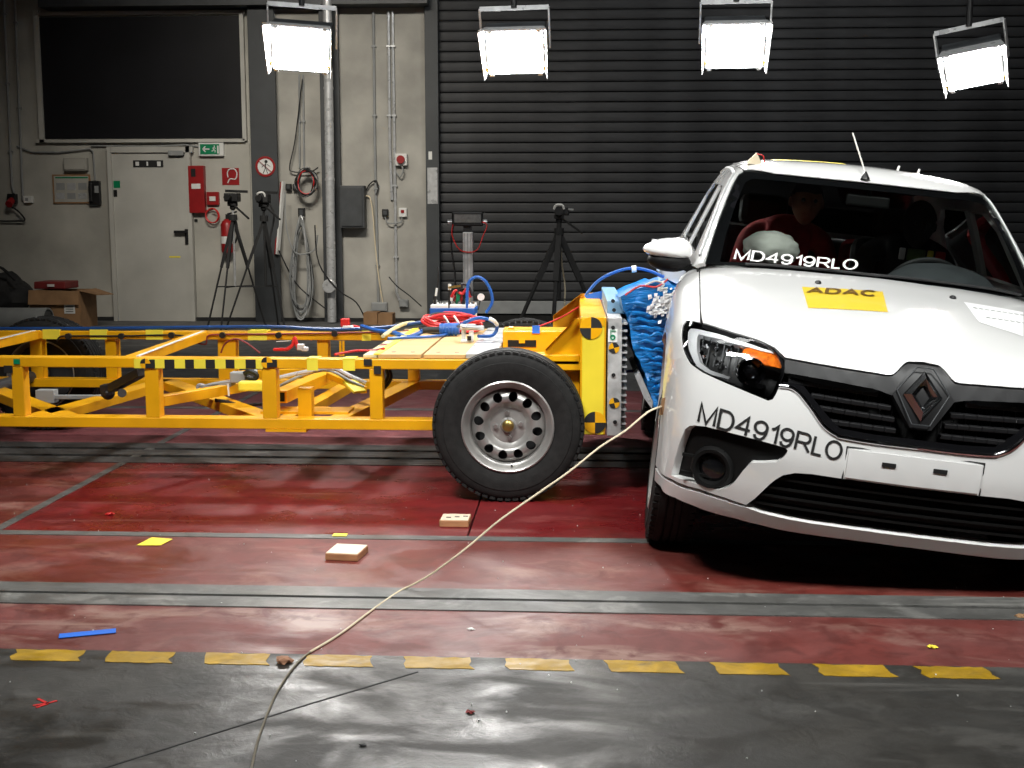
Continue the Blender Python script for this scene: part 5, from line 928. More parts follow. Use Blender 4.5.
# mesh texture between the slats: thin uprights, joined
bb_ = B()
for i in range(-9, 10):
    u = i * .042
    P, _h = march(_fb0, np.array([[u, -.6, .58], [u, -.6, .73]]), np.array([0, 1., 0])); bb_.bar(V(*P[0]) + V(0, .055, 0), V(*P[1]) + V(0, .055, 0), .003, .004)
bb_.done('grille_mesh', M_['black'], car)['kind'] = 'stuff'
# emblem: a faceted chrome lozenge ring standing proud of the pod
cb = snap(_fb0, np.array([[-.004, .059, .722]]))[0]; nb = fgrad(_fb0, cb[None])[0]; cb = Vector(cb) + Vector(nb) * .016; ex = V(1, 0, 0); ez = Vector(nb).cross(ex) * -1; ez = ez if ez.z > 0 else -ez; nb = Vector(nb)
def EP(x, z, h): return cb + ex * x + ez * z + nb * h
b = B(); W1, H1, W2, H2 = .066, .088, .024, .038
out_ = [(0, H1), (W1, 0), (0, -H1), (-W1, 0)]; mid_ = [(x * .66, z * .67) for x, z in out_]; in_ = [(0, H2), (W2, 0), (0, -H2), (-W2, 0)]
vo_ = [b.bm.verts.new(EP(x, z, 0)) for x, z in out_]; vm_ = [b.bm.verts.new(EP(x, z, .020)) for x, z in mid_]; vi_ = [b.bm.verts.new(EP(x, z, .002)) for x, z in in_]
for i in range(4): j = (i + 1) % 4; b.bm.faces.new((vo_[i], vo_[j], vm_[j], vm_[i])); b.bm.faces.new((vm_[i], vm_[j], vi_[j], vi_[i]))
em = b.done('emblem', M_['darkchrome'], pd); b = B()
for s in (1, -1):      # outline of the hexagonal pod
    b.tube([EP(s * x, z, .001) for x, z in ((.028, .098), (.088, .012), (.030, -.100))], .0022, 5, 1)
b.bar(EP(-.03, -.1, .001), EP(.03, -.1, .001), .004, .003).bar(EP(-.028, .098, .001), EP(.028, .098, .001), .004, .003).done('pod_edge', M_['darkgrey'], pd)
# lower grille
ul = lambda w: float(np.interp(w, [.246, .257, .286, .32, .349, .371, .393, .408], [.53, .53, .51, .488, .468, .45, .425, .39]))
for w_ in (.262, .298, .334, .370):
    us = np.linspace(-ul(w_), ul(w_), 15); P, _h = march(_fb0, np.c_[us, -.6 + 0 * us, w_ + 0 * us], np.array([0, 1., 0])); n_ = fgrad(_fb0, P)
    bb_ = B()
    for i in range(14): bb_.bar(V(*(P[i] - n_[i] * .03)), V(*(P[i + 1] - n_[i + 1] * .03)), .035, .009)
    bb_.done('grille_slat', M_['trimblack'], car)
# fog pockets
for sx in (1, -1):
    fp = panel('fog_surround', fog, _fb0, DF, M_['trimblack'], car, off=-.032, rim=0, grid=.03, res=.02, mirror=sx < 0)
    c = np.array([o_['foglamp'][0]]) * (sx, 1, 1); c = snap(_fb0, c); n = Vector((-.35 * sx, -.93, 0)); c = Vector(c[0]) + V(0, .028, 0)
    B().lathe([(.050, -.01), (.058, .018), (.070, .020), (.080, .004), (.082, -.02)], c, n, 32).done('fog_ring', M_['trimblack'], fp, smooth=True); B().lathe([(0, .004), (.03, .003), (.052, -.006)], c, n, 28).done('fog_lens', M_['blackgloss'], fp, smooth=True)
    for q in (-.035, .03): a = c + V(-.11 * sx, .03, q); B().bar(a, c + V(.10 * sx, -.012, q - .0), .012, .010).done('pocket_rib', M_['trimblack'], fp)
# headlamps
M_['lampglass'] = glass('headlamp_glass', (.96, .97, .97)); M_['lampwhite'] = mat('white_light_guide', (.80, .80, .82), .18, var=0, coat=1)
ctr = np.array(lamp).mean(0)
def shrink(pts, k): return [tuple(ctr + (np.array(p) - ctr) * k) for p in pts]
for sx in (1, -1):
    kw = dict(mirror=sx < 0); DL = (.55, .80, -.22)
    hl = panel('headlamp', shrink(lamp, .985), _fb0, DL, M_['black'], car, off=-.055, rim=0, grid=.03, res=.015, **kw)
    panel('lamp_seal', shrink(lamp, .99), _fb0, DL, M_['blackgloss'], hl, holes=[shrink(lamp, .93)], off=-.003, rim=.05, grid=.03, res=.012, **kw)
    panel('light_guide', fx(o_['drl_top']), _fb0, DL, M_['lampwhite'], hl, off=-.014, rim=.02, grid=.03, res=.01, **kw); panel('light_guide', fx(o_['drl_right']), _fb0, DL, M_['chrome'], hl, off=-.014, rim=.02, grid=.03, res=.01, **kw)
    panel('indicator', fx(o_['orange']), _fb0, DL, M_['orange'], hl, off=-.018, rim=.02, grid=.012, res=.01, **kw)
    panel('low_reflector', fx(o_['reflow']), _fb0, DL, M_['chrome'], hl, off=-.03, rim=.02, grid=.02, res=.01, **kw)
    c = Vector(snap(_fb0, o_['proj'] * (sx, 1, 1))[0]) + V(.006 * sx, .035, 0); n = V(-.1 * sx, -1, .05)
    B().lathe([(.052, .012), (.046, .02), (.030, -.012), (.028, -.03)], c, n, 4 if 0 else 28).done('reflector_bowl', M_['chrome'], hl, smooth=True); B().ball(c + V(0, .015, 0), .03, (1, .7, 1), 16).done('projector_lens', M_['blackgloss'], hl, smooth=True)
    rr = random.Random(5); b = B()
    for k in range(26):
        u = rr.uniform(-.765, -.62); w_ = rr.uniform(.715, .80); P, _h = march(_fb0, np.array([[u, -.4, w_]]), np.array([0, 1., 0])); p = Vector(P[0]); p.x *= sx; p += V(.012 * sx, .035, 0); s = rr.uniform(.004, .014)
        b.box(p, (s, .01, s * rr.uniform(.3, 1.4)), Matrix.Rotation(rr.uniform(-.8, .8), 3, 'Y') @ Matrix.Rotation(rr.uniform(-.6, .6), 3, 'Z'))
    b.done('reflector_facets', M_['chrome'], hl)['kind'] = 'stuff'
    b = B()
    for k in range(6):
        u = -.765 + k * .024; P, _h = march(_fb0, np.array([[u, -.4, .715 + .0 * k], [u + .01, -.4, .81 - .004 * k]]), np.array([0, 1., 0])); p, q = Vector(P[0]), Vector(P[1]); p.x *= sx; q.x *= sx; b.bar(p + V(.01 * sx, .045, 0), q + V(.01 * sx, .045, 0), .003, .004)
    b.done('bezel_lines', M_['darkgrey'], hl)
    panel('lamp_glass', shrink(lamp, .975), _fb0, DL, M_['lampglass'], hl, off=-.002, rim=0, grid=.03, res=.015, **kw)
# plate recess, slots, nozzles, lettering
pl = [(-.2245, .02, .518), (.2245, .02, .518), (.2245, .016, .420), (-.2245, .016, .420)]
pp = panel('plate_panel', pl, _fb0, (0, 1, 0), WHITE, car, off=.005, rim=.012, grid=.05, res=.02)
b = B(); P = snap(_fb0, np.array([(-.232, .02, .41), (-.232, .02, .526), (.232, .02, .526), (.232, .02, .41)])); b.tube([Vector(p) + V(0, -.0008, 0) for p in resamp(P, .05)[:-9]], .0032, 5, 1); b.done('plate_shadow', M_['matteblack'], pp)  # matte black line paints the shadow round the plate's edges
for u in (-.0865, .0865): p = snap(_fb0, np.array([[u, .01, .482]]))[0]; B().box(Vector(p) + V(0, -.006, 0), (.046, .006, .015)).done('plate_slot', M_['dark'], pp)
for u in (-.272, .272): p = Vector(snap(fbody, np.array([[u, .93, 1.0]]))[0]); B().ball(p + V(0, 0, .002), .014, (1, 1.3, .8), 10).done('washer_nozzle', M_['black'], hd)
def arc(cx, cy, rx, ry, a, b, n=14): return [(cx + rx * math.cos(math.radians(a + (b - a) * i / n)), cy + ry * math.sin(math.radians(a + (b - a) * i / n))) for i in range(n + 1)]
GLYPH = {   # width and centre-line strokes of plain grotesque capitals and figures
 'M': (.78, [[(0, 0), (0, 1), (.39, 0), (.78, 1), (.78, 0)]]), 'D': (.66, [[(.33, 0), (0, 0), (0, 1), (.33, 1)] + arc(.33, .5, .33, .5, 90, -90)[1:]]),
 '4': (.64, [[(.48, 0), (.48, 1), (0, .32), (.64, .32)]]), '9': (.58, [arc(.29, .68, .29, .32, 0, 360, 22), [(.58, .68), (.57, .42), (.50, .16), (.36, .01), (.20, .0), (.08, .08), (.04, .22)]]),
 '1': (.30, [[(.02, .74), (.18, .84), (.30, 1), (.30, 0)]]), 'R': (.66, [[(0, 0), (0, 1), (.40, 1)] + arc(.40, .735, .24, .265, 90, -90, 10)[1:] + [(0, .47)], [(.36, .47), (.68, 0)]]),
 'L': (.44, [[(0, 1), (0, 0), (.44, 0)]]), 'O': (.74, [arc(.37, .5, .37, .5, 0, 360, 28)]), 'A': (.72, [[(0, 0), (.36, 1), (.72, 0)], [(.13, .34), (.59, .34)]]), 'C': (.70, [arc(.36, .5, .36, .5, 42, 318, 22)])}
def text_mesh(s, sw):
    bm = bmesh.new(); x = 0
    for ch in s:
        w, strokes = GLYPH[ch]
        for st_ in strokes:
            P = [Vector((x + p[0], p[1])) for p in st_]; n = len(P); closed = (P[0] - P[-1]).length < 1e-6; L_, R_ = [], []
            for i in range(n):
                a = (P[i] - P[i - 1]).normalized() if i else ((P[1] - P[0]).normalized() if not closed else (P[0] - P[-2]).normalized())
                c = (P[i + 1] - P[i]).normalized() if i < n - 1 else (a if not closed else (P[1] - P[0]).normalized())
                m = Vector((-(a + c).y, (a + c).x)); m = m.normalized() if m.length > 1e-6 else Vector((-a.y, a.x)); k = 1 / max(.42, m.dot(Vector((-a.y, a.x)))); L_.append(P[i] + m * k * sw / 2); R_.append(P[i] - m * k * sw / 2)
            l = [bm.verts.new((p.x, p.y, 0)) for p in L_]; r = [bm.verts.new((p.x, p.y, 0)) for p in R_]
            for i in range(n - 1): bm.faces.new((l[i], r[i], r[i + 1], l[i + 1]))
        x += w + .10 + sw * .75
    return bm
def lettering(s, q, F, off, m, parent, name='lettering', sw=.135):
    """q: six points on the surface, bottom left-mid-right then top right-mid-left"""
    bm = text_mesh(s, sw); bmesh.ops.triangulate(bm, faces=bm.faces[:])
    for _ in range(3):
        le = [e for e in bm.edges if e.calc_length() > .2]
        if le: bmesh.ops.subdivide_edges(bm, edges=le, cuts=1); bmesh.ops.triangulate(bm, faces=bm.faces[:])
    X = np.array([v.co[:] for v in bm.verts]); mn, mx = X.min(0), X.max(0); s_, t_ = (X[:, 0] - mn[0]) / (mx[0] - mn[0]), (X[:, 1] - mn[1]) / (mx[1] - mn[1]); q = np.array(q)
    l0, l1, l2 = 2 * (s_ - .5) * (s_ - 1), 4 * s_ * (1 - s_), 2 * s_ * (s_ - .5)
    Bt = l0[:, None] * q[0] + l1[:, None] * q[1] + l2[:, None] * q[2]; Tp = l0[:, None] * q[5] + l1[:, None] * q[4] + l2[:, None] * q[3]
    P = snap(F, Bt + (Tp - Bt) * t_[:, None]); n = fgrad(F, P); P = P + n * off
    for v, p in zip(bm.verts, P): v.co = p
    me = bpy.data.meshes.new(name); bm.to_mesh(me); bm.free(); me.materials.append(m); return link(name, me, parent)
lettering('MD4919RLO', o_['txt_b'], _fb0, .0025, M_['tapeblack'], bp)
q = o_['adac']; st = panel('yellow_sticker', fx(q), fbody, (0, .3, -1), mat('yellow_sticker_film', (.80, .58, .05), .3, var=0, coat=.6), hd, off=.0015, rim=0, grid=.05, res=.03)
q = o_['adac_t']; mid = lambda a, b: (np.array(a) + np.array(b)) / 2
lettering('ADAC', [q[0], mid(q[0], q[1]), q[1], q[2], mid(q[2], q[3]), q[3]], fbody, .006, mat('brown_lettering', (.13, .07, .015), .4, var=0), st, sw=.20)
q = o_['stick']; s2 = panel('pale_sticker', fx(q), fbody, (0, .3, -1), mat('pale_sticker_film', (.80, .80, .80), .35, var=.04), hd, off=.0015, rim=0, grid=.05, res=.03)
q = np.array([(.325, .80, 1), (.43, .81, 1), (.54, .82, 1), (.54, .875, 1), (.43, .87, 1), (.315, .86, 1)])
for k, d in enumerate((0, .13)): P = snap(fbody, q + (.02 * k, -d, 0)); b = B(); [b.bar(Vector(P[0] + (P[2] - P[0]) * i / 9) + V(0, 0, .003), Vector(P[0] + (P[2] - P[0]) * (i + .55) / 9) + V(0, 0, .003), .014, .001) for i in range(9)]; b.done('faint_print', M_['greyplastic'], s2)
# cowl, wipers, windscreen
b = B(); b.box((0, 1.26, .955), (1.40, .30, .04)).done('cowl', M_['matteblack'], car)
wl = fx(o_['ws'])[:7]; wsl = [(-.722, 1.246, 1.005), (-.700, 1.36, 1.085), (-.668, 1.50, 1.185), (-.635, 1.63, 1.28), (-.602, 1.74, 1.355), (-.575, 1.80, 1.395), (-.555, 1.80, 1.407), (-.42, 1.735, 1.412), (-.29, 1.72, 1.415), (-.158, 1.712, 1.417), (0, 1.709, 1.419)]
low = [(0, 1.169, 1.025), (-.217, 1.167, 1.022), (-.53, 1.185, 1.012)]
ws = wsl + low
wi = [(-.662, 1.225, 1.030), (-.636, 1.392, 1.142), (-.60, 1.55, 1.261), (-.557, 1.697, 1.368), (-.525, 1.715, 1.387), (-.29, 1.684, 1.394), (0, 1.672, 1.395)]; wi_full = wi + mir(wi[:-1])[::-1] + [(.5, 1.2, 1.045), (0, 1.19, 1.052), (-.5, 1.2, 1.045)]
M_['screen'] = glass('windscreen_glass', (.78, .82, .80), .9)
full = ws[:-3] + mir(ws[:-4])[::-1] + mir(low)[::-1][:-1] + low
gl = panel('windscreen', full, fcab, (0, 1, -.35), M_['screen'], car, off=-.004, rim=0, grid=.06, res=.03)
panel('windscreen_border', full, fcab, (0, 1, -.35), M_['blackgloss'], gl, holes=[wi_full], off=-.007, rim=0, grid=.05, res=.03)
lettering('MD4919RLO', o_['txt_w'], fcab, .0005, M_['whiteplain'], gl, sw=.15)
for a, b_ in (((-.55, 1.19, 1.018), (.02, 1.172, 1.030)), ((-.02, 1.172, 1.034), (.62, 1.20, 1.022))):
    P = snap(fcab, np.array([np.array(a) + (np.array(b_) - np.array(a)) * t for t in np.linspace(0, 1, 6)])); n = fgrad(fcab, P); B().tube([Vector(p + k * .008) for p, k in zip(P, n)], .006, 6, 1).done('wiper', M_['black'], car)
# roof and cabin sides
roof = [(-.555, 1.805, 1.412), (-.42, 1.742, 1.42), (-.29, 1.727, 1.423), (-.158, 1.719, 1.425), (0, 1.716, 1.427), (0, 3.0, 1.44), (-.5, 2.98, 1.40), (-.555, 2.9, 1.40), (-.565, 2.4, 1.43)]
rf = panel('roof', roof, fcab, (.15, .25, -.95), WHITE, car, half=True, off=.0, rim=.004, grid=.06, res=.03)
panel('headliner', roof, fcab, (.15, .25, -.95), M_['seat'], car, half=True, off=-.035, rim=0, grid=.1, res=.06)
panel('rear_window', [(0, 3.02, 1.43), (-.5, 3.0, 1.39), (-.62, 3.30, 1.08), (0, 3.36, 1.06)], fcab, (.1, -.8, -.5), M_['blackgloss'], car, half=True, rim=.01, grid=.08, res=.05)
pil = [(-.727, 1.25, 1.005), (-.705, 1.36, 1.085), (-.673, 1.50, 1.185), (-.640, 1.63, 1.28), (-.607, 1.74, 1.355), (-.580, 1.805, 1.397), (-.56, 1.812, 1.412), (-.57, 2.4, 1.43), (-.56, 2.9, 1.40), (-.505, 3.0, 1.39), (-.63, 3.30, 1.07), (-.70, 3.33, 1.0), (-.79, 3.2, .985), (-.80, 2.0, .985), (-.80, 1.40, .985), (-.77, 1.30, .985)]
fw_ = [(-.775, 1.56, 1.03), (-.775, 2.22, 1.03), (-.66, 2.22, 1.345), (-.655, 1.98, 1.345), (-.69, 1.80, 1.27)]; rw_ = [(-.775, 2.31, 1.03), (-.775, 2.98, 1.03), (-.68, 2.92, 1.27), (-.65, 2.78, 1.34), (-.65, 2.31, 1.345)]
for sx in (1, -1):
    sp = panel('cabin_side', pil, fcab, (.86, .30, -.30), WHITE, car, holes=[fw_, rw_], rim=.02, grid=.06, res=.02, mirror=sx < 0)
    for w_ in (fw_, rw_): panel('side_window', w_, fcab, (.95, .0, -.3), M_['screen'], sp, off=-.008, rim=0, grid=.08, res=.04, mirror=sx < 0)
    P = snap(fcab, np.array([(p[0] * sx, p[1], p[2]) for p in [(-.60, 1.86, 1.40), (-.59, 2.2, 1.42), (-.58, 2.6, 1.42), (-.58, 2.9, 1.39)]])); B().tube([Vector(p) for p in P], .010, 6).done('roof_gutter', M_['greyplastic'], sp)
    P = snap(fcab, np.array([(p[0] * sx, p[1], p[2]) for p in [(-.742, 1.33, 1.03), (-.705, 1.50, 1.15), (-.668, 1.66, 1.26), (-.628, 1.80, 1.365), (-.60, 1.86, 1.40)]])); B().tube([Vector(p) for p in P], .009, 6).done('door_seal', M_['greyplastic'], sp)
    # door mirror: white cap over a black foot
    mo = Vector((-.885 * sx, 1.40, 1.028)); b = B(); q = bmesh.ops.create_icosphere(b.bm, subdivisions=4, radius=1)
    for v in q['verts']:
        x, y, z = v.co; z = z if z > 0 else z * .75; x2 = np.sign(x) * abs(x) ** .8; tp = 1 - .25 * max(0, -x)
        v.co = V(mo.x + sx * x2 * .112, mo.y + y * .08 * tp, mo.z + (z * .042 if z < 0 else z * (.060 + .026 * x)))
    cap_ = b.done('mirror_cap', WHITE, car, smooth=True)
    b = B(); q = bmesh.ops.create_icosphere(b.bm, subdivisions=3, radius=1)
    for v in q['verts']: x, y, z = v.co; v.co = V(mo.x + sx * (x * .100 + .014), mo.y + y * .072 + .004, mo.z - .045 + z * .048)
    b.bar(mo + V(sx * .07, 0, -.055), mo + V(sx * .14, .02, -.075), .06, .04).done('mirror_foot', M_['trimblack'], cap_, smooth=True)
    B().box(mo + V(0, .078, 0), (.15, .004, .085)).done('mirror_glass', M_['chrome'], cap_)
a_ = Vector(snap(fcab, o_['ant'])[0]); B().lathe([(.022, 0), (.02, .01), (.010, .03), (.004, .04)], a_, (0, .2, 1), 14).done('aerial_foot', M_['black'], rf, smooth=True); B().tube([a_ + V(0, .01, .03), a_ + V(-.055, .20, .215)], .004, 6, 1).done('aerial_rod', M_['whitecable'], rf)
for u in (.22, .32): p = Vector(snap(fcab, np.array([[u, 2.15, 1.48]]))[0]); B().cyl(p, p + V(.006, 0, .022), .006, seg=6).done('roof_pin', M_['whiteplain'], rf)
ry = [(-.40, 2.02, 1.46), (-.06, 1.98, 1.47), (-.06, 2.22, 1.48), (-.40, 2.25, 1.47)]; panel('yellow_sticker', ry, fcab, (0, .2, -1), M_['yellowtape'], rf, off=.0015, rim=0, grid=.08, res=.05)
p = Vector(snap(fcab, np.array([[-.51, 1.86, 1.43]]))[0]); B().prism([p + V(-.035, 0, 0), p + V(.045, 0, .0), p + V(.01, 0, .055)], (0, .05, 0)).done('bonded_pad', M_['cream'], rf); B().tube([p + V(.01, .0, .05), p + V(.04, 0, .045), p + V(.05, 0, .02), p + V(.06, .0, .0)], .003, 5).done('pad_wire', M_['redcable'], rf)
# wheels on the floor (the struck side hangs lower on its springs)
inv = CAR_M.inverted()
for u, v_ in ((-.76, .80), (.76, .83), (-.76, 3.46), (.76, 3.46)):
    R_ = .325; w_ = .31
    for _ in range(20): w_ -= ((CAR_M @ V(u, v_, w_)).z - .93 * R_) / .93
    wh = wheel(car, (u, v_, w_), -1, R_, .19, rot=.1); wh.rotation_euler.z = math.radians(-90) if u < 0 else math.radians(90)
for u in (-.72, .72):
    for v_ in (.83, 3.46): b = B(); b.lathe([(.375, -.12), (.375, .13), (.25, .13)], (u * .97, v_, .38), (1 if u > 0 else -1, 0, 0), 28); b.done('wheel_arch_liner', M_['matteblack'], car)
# ------------------------------------------------------------------ cabin
b = B(); b.prism([V(-.70, 1.28, .70), V(-.70, 1.28, .97), V(-.70, 1.50, 1.0), V(-.70, 1.72, .95), V(-.70, 1.78, .82), V(-.70, 1.66, .62)], (1.40, 0, 0)); b.done('dashboard', M_['black'], car, .02)
b = B(); b.lathe([(.0, .075), (.10, .068), (.19, .04), (.25, -.01), (.29, -.12)], V(.37, 1.50, 1.01), (0, -.2, 1), 28); b.done('instrument_hood', M_['darkgrey'], car, smooth=True)
sw = B().lathe([(.185 + .014 * math.cos(t), .014 * math.sin(t)) for t in [2 * math.pi * i / 8 for i in range(8)]], V(.38, 1.88, .93), (0, .9, .45), 36, True).done('steering_wheel', M_['black'], car, smooth=True); B().cyl(V(.38, 1.88, .93), V(.38, 1.70, .84), .05, .04).bar(V(.21, 1.88, .93), V(.55, 1.88, .93), .04, .02).done('steering_column', M_['black'], sw)
B().box((.02, 1.72, 1.34), (.20, .03, .055)).bar(V(.02, 1.72, 1.36), V(.02, 1.69, 1.40), .02, .02).done('rear_view_mirror', M_['trimblack'], car, .012)
for u in (-.36, .36):
    st_ = B().box((u, 2.22, .52), (.48, .50, .16)).done('front_seat', M_['seat'], car, .05)
    B().box((u, 2.52, .83), (.46, .14, .62), Matrix.Rotation(math.radians(-12), 3, 'X')).done('backrest', M_['seat'], st_, .05); B().box((u, 2.60, 1.22), (.26, .09, .17), Matrix.Rotation(math.radians(-8), 3, 'X')).done('headrest', M_['seat'], st_, .04)
B().box((0, 3.15, .55), (1.3, .5, .16)).box((0, 3.38, .85), (1.3, .12, .50), Matrix.Rotation(math.radians(-14), 3, 'X')).done('rear_bench', M_['seat'], car, .04)
B().bar(V(-.62, 3.2, 1.10), V(.62, 3.2, 1.10), .03, .03).done('parcel_shelf_edge', M_['greyplastic'], car)
b = B(); q = bmesh.ops.create_icosphere(b.bm, subdivisions=4, radius=1)
for v in q['verts']: n = noise.noise(v.co * 3) * .10; v.co = V(-.37 + v.co.x * .135 * (1 + n), 1.90 + v.co.y * .12 * (1 + n), 1.06 + v.co.z * .085 * (1 + n))
b.done('airbag', M_['airbag'], car, smooth=True)
# rear child seat of red fabric (rests on the bench)
cs = thing('child_seat', mat=CAR_M @ Matrix.Translation((.36, 3.05, .56)), label='red fabric child seat on the rear bench, seen between the front seats', cat='seat')
B().box((0, .02, .26), (.40, .14, .56), Matrix.Rotation(math.radians(-10), 3, 'X')).done('backrest', M_['redfabric'], cs, .06, seg=3)
for s in (-1, 1): B().box((s * .17, -.08, .36), (.06, .20, .30)).done('side_wing', M_['redfabric'], cs, .028, seg=3)
B().box((0, -.14, .07), (.40, .34, .14)).done('cushion', M_['redfabric'], cs, .05, seg=3)
# ------------------------------------------------------------------ the two seated dummies
def dummy(loc, label, skin, shirt, head_tilt, hood=None):
    d = thing('crash_test_dummy', mat=CAR_M @ Matrix.Translation(loc), label=label, cat='dummy')
    def skinmesh(nodes, edges, m, nm, parent):
        me = bpy.data.meshes.new(nm); me.from_pydata([n[:3] for n in nodes], edges, []); o = link(nm, me, parent); sk = o.modifiers.new('skin', 'SKIN'); L = me.skin_vertices[0] if me.skin_vertices else None
        if L is None: bm = bmesh.new(); bm.from_mesh(me); bm.verts.layers.skin.verify(); bm.to_mesh(me); bm.free(); L = me.skin_vertices[0]
        for i, n in enumerate(nodes): L.data[i].radius = (n[3], n[3] if len(n) < 5 else n[4])
        L.data[0].use_root = True; ss = o.modifiers.new('sub', 'SUBSURF'); ss.levels = 2; ss.render_levels = 2; sk.use_smooth_shade = True; me.materials.append(m); return o
    # pelvis at the origin, sitting: y back, -y towards the dashboard
    body = skinmesh([(0, 0, 0, .13, .16), (0, .04, .18, .12, .15), (0, .06, .36, .13, .18), (0, .05, .50, .08, .10), (0, .03, .58, .052, .055),
        (-.19, .05, .46, .065), (-.25, -.10, .26, .05), (-.18, -.34, .28, .036), (.19, .05, .46, .065), (.25, -.10, .26, .05), (.18, -.34, .28, .036),
        (-.11, -.05, -.02, .09), (-.14, -.42, .06, .07), (-.14, -.62, -.32, .045), (-.14, -.74, -.36, .04), (.11, -.05, -.02, .09), (.14, -.42, .06, .07), (.14, -.62, -.32, .045), (.14, -.74, -.36, .04)],
        [(0, 1), (1, 2), (2, 3), (3, 4), (3, 5), (5, 6), (6, 7), (3, 8), (8, 9), (9, 10), (0, 11), (11, 12), (12, 13), (13, 14), (0, 15), (15, 16), (16, 17), (17, 18)], shirt, 'body', d)
    hx, hy, hz = head_tilt; b = B(); q = bmesh.ops.create_icosphere(b.bm, subdivisions=5, radius=1)
    for v in q['verts']:
        x, y, z = v.co; jaw = 1 - .28 * max(0, -z) ** 1.2; yy = y * .105 * (1 if y > 0 else 1 - .10 * max(0, -z))
        nose = .028 * math.exp(-((x / .14) ** 2 + ((z + .10) / .24) ** 2)) * (y < 0); eye = -.012 * math.exp(-(((abs(x) - .36) / .16) ** 2 + ((z - .08) / .10) ** 2)) * (y < 0); mouth = -.006 * math.exp(-((x / .3) ** 2 + ((z + .48) / .05) ** 2)) * (y < 0)
        v.co = V(x * .080 * jaw, yy - nose - eye - mouth, z * .118) + V(hx, hy, hz)
    hd_ = b.done('head', skin, d, smooth=True)
    for s in (-1, 1):
        b = B(); b.lathe([(.0, .006), (.02, .010), (.026, .004), (.028, -.008)], V(hx + s * .079, hy + .012, hz - .005), (s, 0, 0), 14); b.done('ear', skin, hd_, smooth=True)
        B().ball(V(hx + s * .030, hy - .088, hz + .010), .011, seg=10).done('eye', M_['black'], hd_, smooth=True)
    b = B(); q = bmesh.ops.create_icosphere(b.bm, subdivisions=4, radius=1); dl = [v for v in b.bm.verts if v.co.z < .12 - .25 * v.co.y if not (v.co.y > .25 and v.co.z > -.5)]; bmesh.ops.delete(b.bm, geom=dl, context='VERTS')
    for v in b.bm.verts: v.co = V(v.co.x * .086 + hx, v.co.y * .112 + hy, v.co.z * .126 + hz)
    b.done('head_cap', M_['matteblack'], hd_, smooth=True)
    for s in (-1, 1):
        wr = V(s * .18, -.34, .28)
        for k in range(4): B().tube([wr + V(s * (-.025 + .017 * k) * 1, -.03, -.004), wr + V(s * (-.028 + .019 * k), -.075, -.012), wr + V(s * (-.028 + .019 * k), -.105 - .008 * (k in (1, 2)), -.04)], [.009, .0085, .007], 7, 3).done('finger', skin, d, smooth=True)
        B().tube([wr + V(-s * .03, -.01, 0), wr + V(-s * .055, -.045, -.01), wr + V(-s * .05, -.075, -.03)], [.011, .010, .008], 7, 3).done('thumb', skin, d, smooth=True)
        B().ball(wr + V(s * .002, -.035, -.004), .04, (.95, 1.1, .42), 14).done('palm', skin, d, smooth=True)
    return d
d1_ = dummy((-.25, 2.30, .64), 'seated dummy in a red shirt with a dark head cap beside the grey airbag', M_['skin'], M_['redfabric'], (.07, -.02, .655))
d2_ = dummy((.37, 2.30, .62), 'dark clothed seated dummy behind the steering wheel with yellow and red chest patches', M_['seat'], M_['seat'], (.02, -.05, .62))
for x, m, s in ((-.05, 'whiteplain', .03), (.02, 'olive', .09), (.09, 'yellowtape', .03), (.14, 'redcable', .05)): B().box((x, -.10 - .0 * x, .47), (s, .02, .06)).done('chest_patch', M_[m], d2_, .006)
# ================================================================== loose things on the floor
def ztop(px, py): return at(px, py, z=0)
def block(px, py, w, d, h, rot, label, holes=0):
    c = ztop(px, py); t = thing('wooden_block', c, label, 'block'); R = Matrix.Rotation(rot, 3, 'Z'); B().box(c + V(0, 0, h / 2), (w, d, h), R).done('block_body', M_['wood'], t, .003)
    B().box(c + V(0, 0, h + .001), (w - .006, d - .006, .002), R).done('planed_face', M_['woodtop'], t)
    for k in range(holes): B().box(c + R @ V(-w * .22 + k * w * .28, d * .1 * (k - 1), h + .003), (w * .16, .008, .002), R).done('pencil_mark', M_['tapeblack'], t)
block(347, 556, .125, .135, .026, -.12, 'flat pale wooden block on the red floor, the nearer one'); block(455.5, 524, .12, .11, .028, -.02, 'wooden block with black marks near the trolley wheel', 3)
c = ztop(155, 543); t = tag(B().prism([c + V(-.055, -.05, .003), c + V(.038, -.045, .003), c + V(.055, .045, .004), c + V(-.03, .05, .008)], (0, 0, .0015)).done('yellow_paper', M_['yellowtape']), 'small yellow paper note lying on the red floor', 'paper')
c = ztop(340, 536); tag(B().prism([c + V(-.028, -.02, .004), c + V(.028, -.02, .004), c + V(.028, .02, .004), c + V(-.028, .02, .004)], (0, 0, .002)).done('yellow_scrap', M_['yellowtape']), 'short yellow tape scrap on the grey floor seam', 'tape')
a, b_ = ztop(59, 637), ztop(116, 631.5); tag(B().bar(a + V(0, 0, .003), b_ + V(0, 0, .003), .04, .0015).done('blue_tape_strip', M_['bluetape']), 'strip of blue adhesive tape stuck on the red floor at left', 'tape')
def chip(px, py, s, m, label, cat='scrap', name='floor_scrap', seed=1):
    c = ztop(px, py); rr = random.Random(seed); b = B(); q = bmesh.ops.create_icosphere(b.bm, subdivisions=2, radius=1)
    for v in q['verts']: k = 1 + noise.noise(v.co * 2 + V(seed, 0, 0)) * .9; v.co = V(c.x + v.co.x * s * k, c.y + v.co.y * s * .8 * k, max(.0015, (v.co.z * .45 * k + .3) * s))
    return tag(b.done(name, m), label, cat)
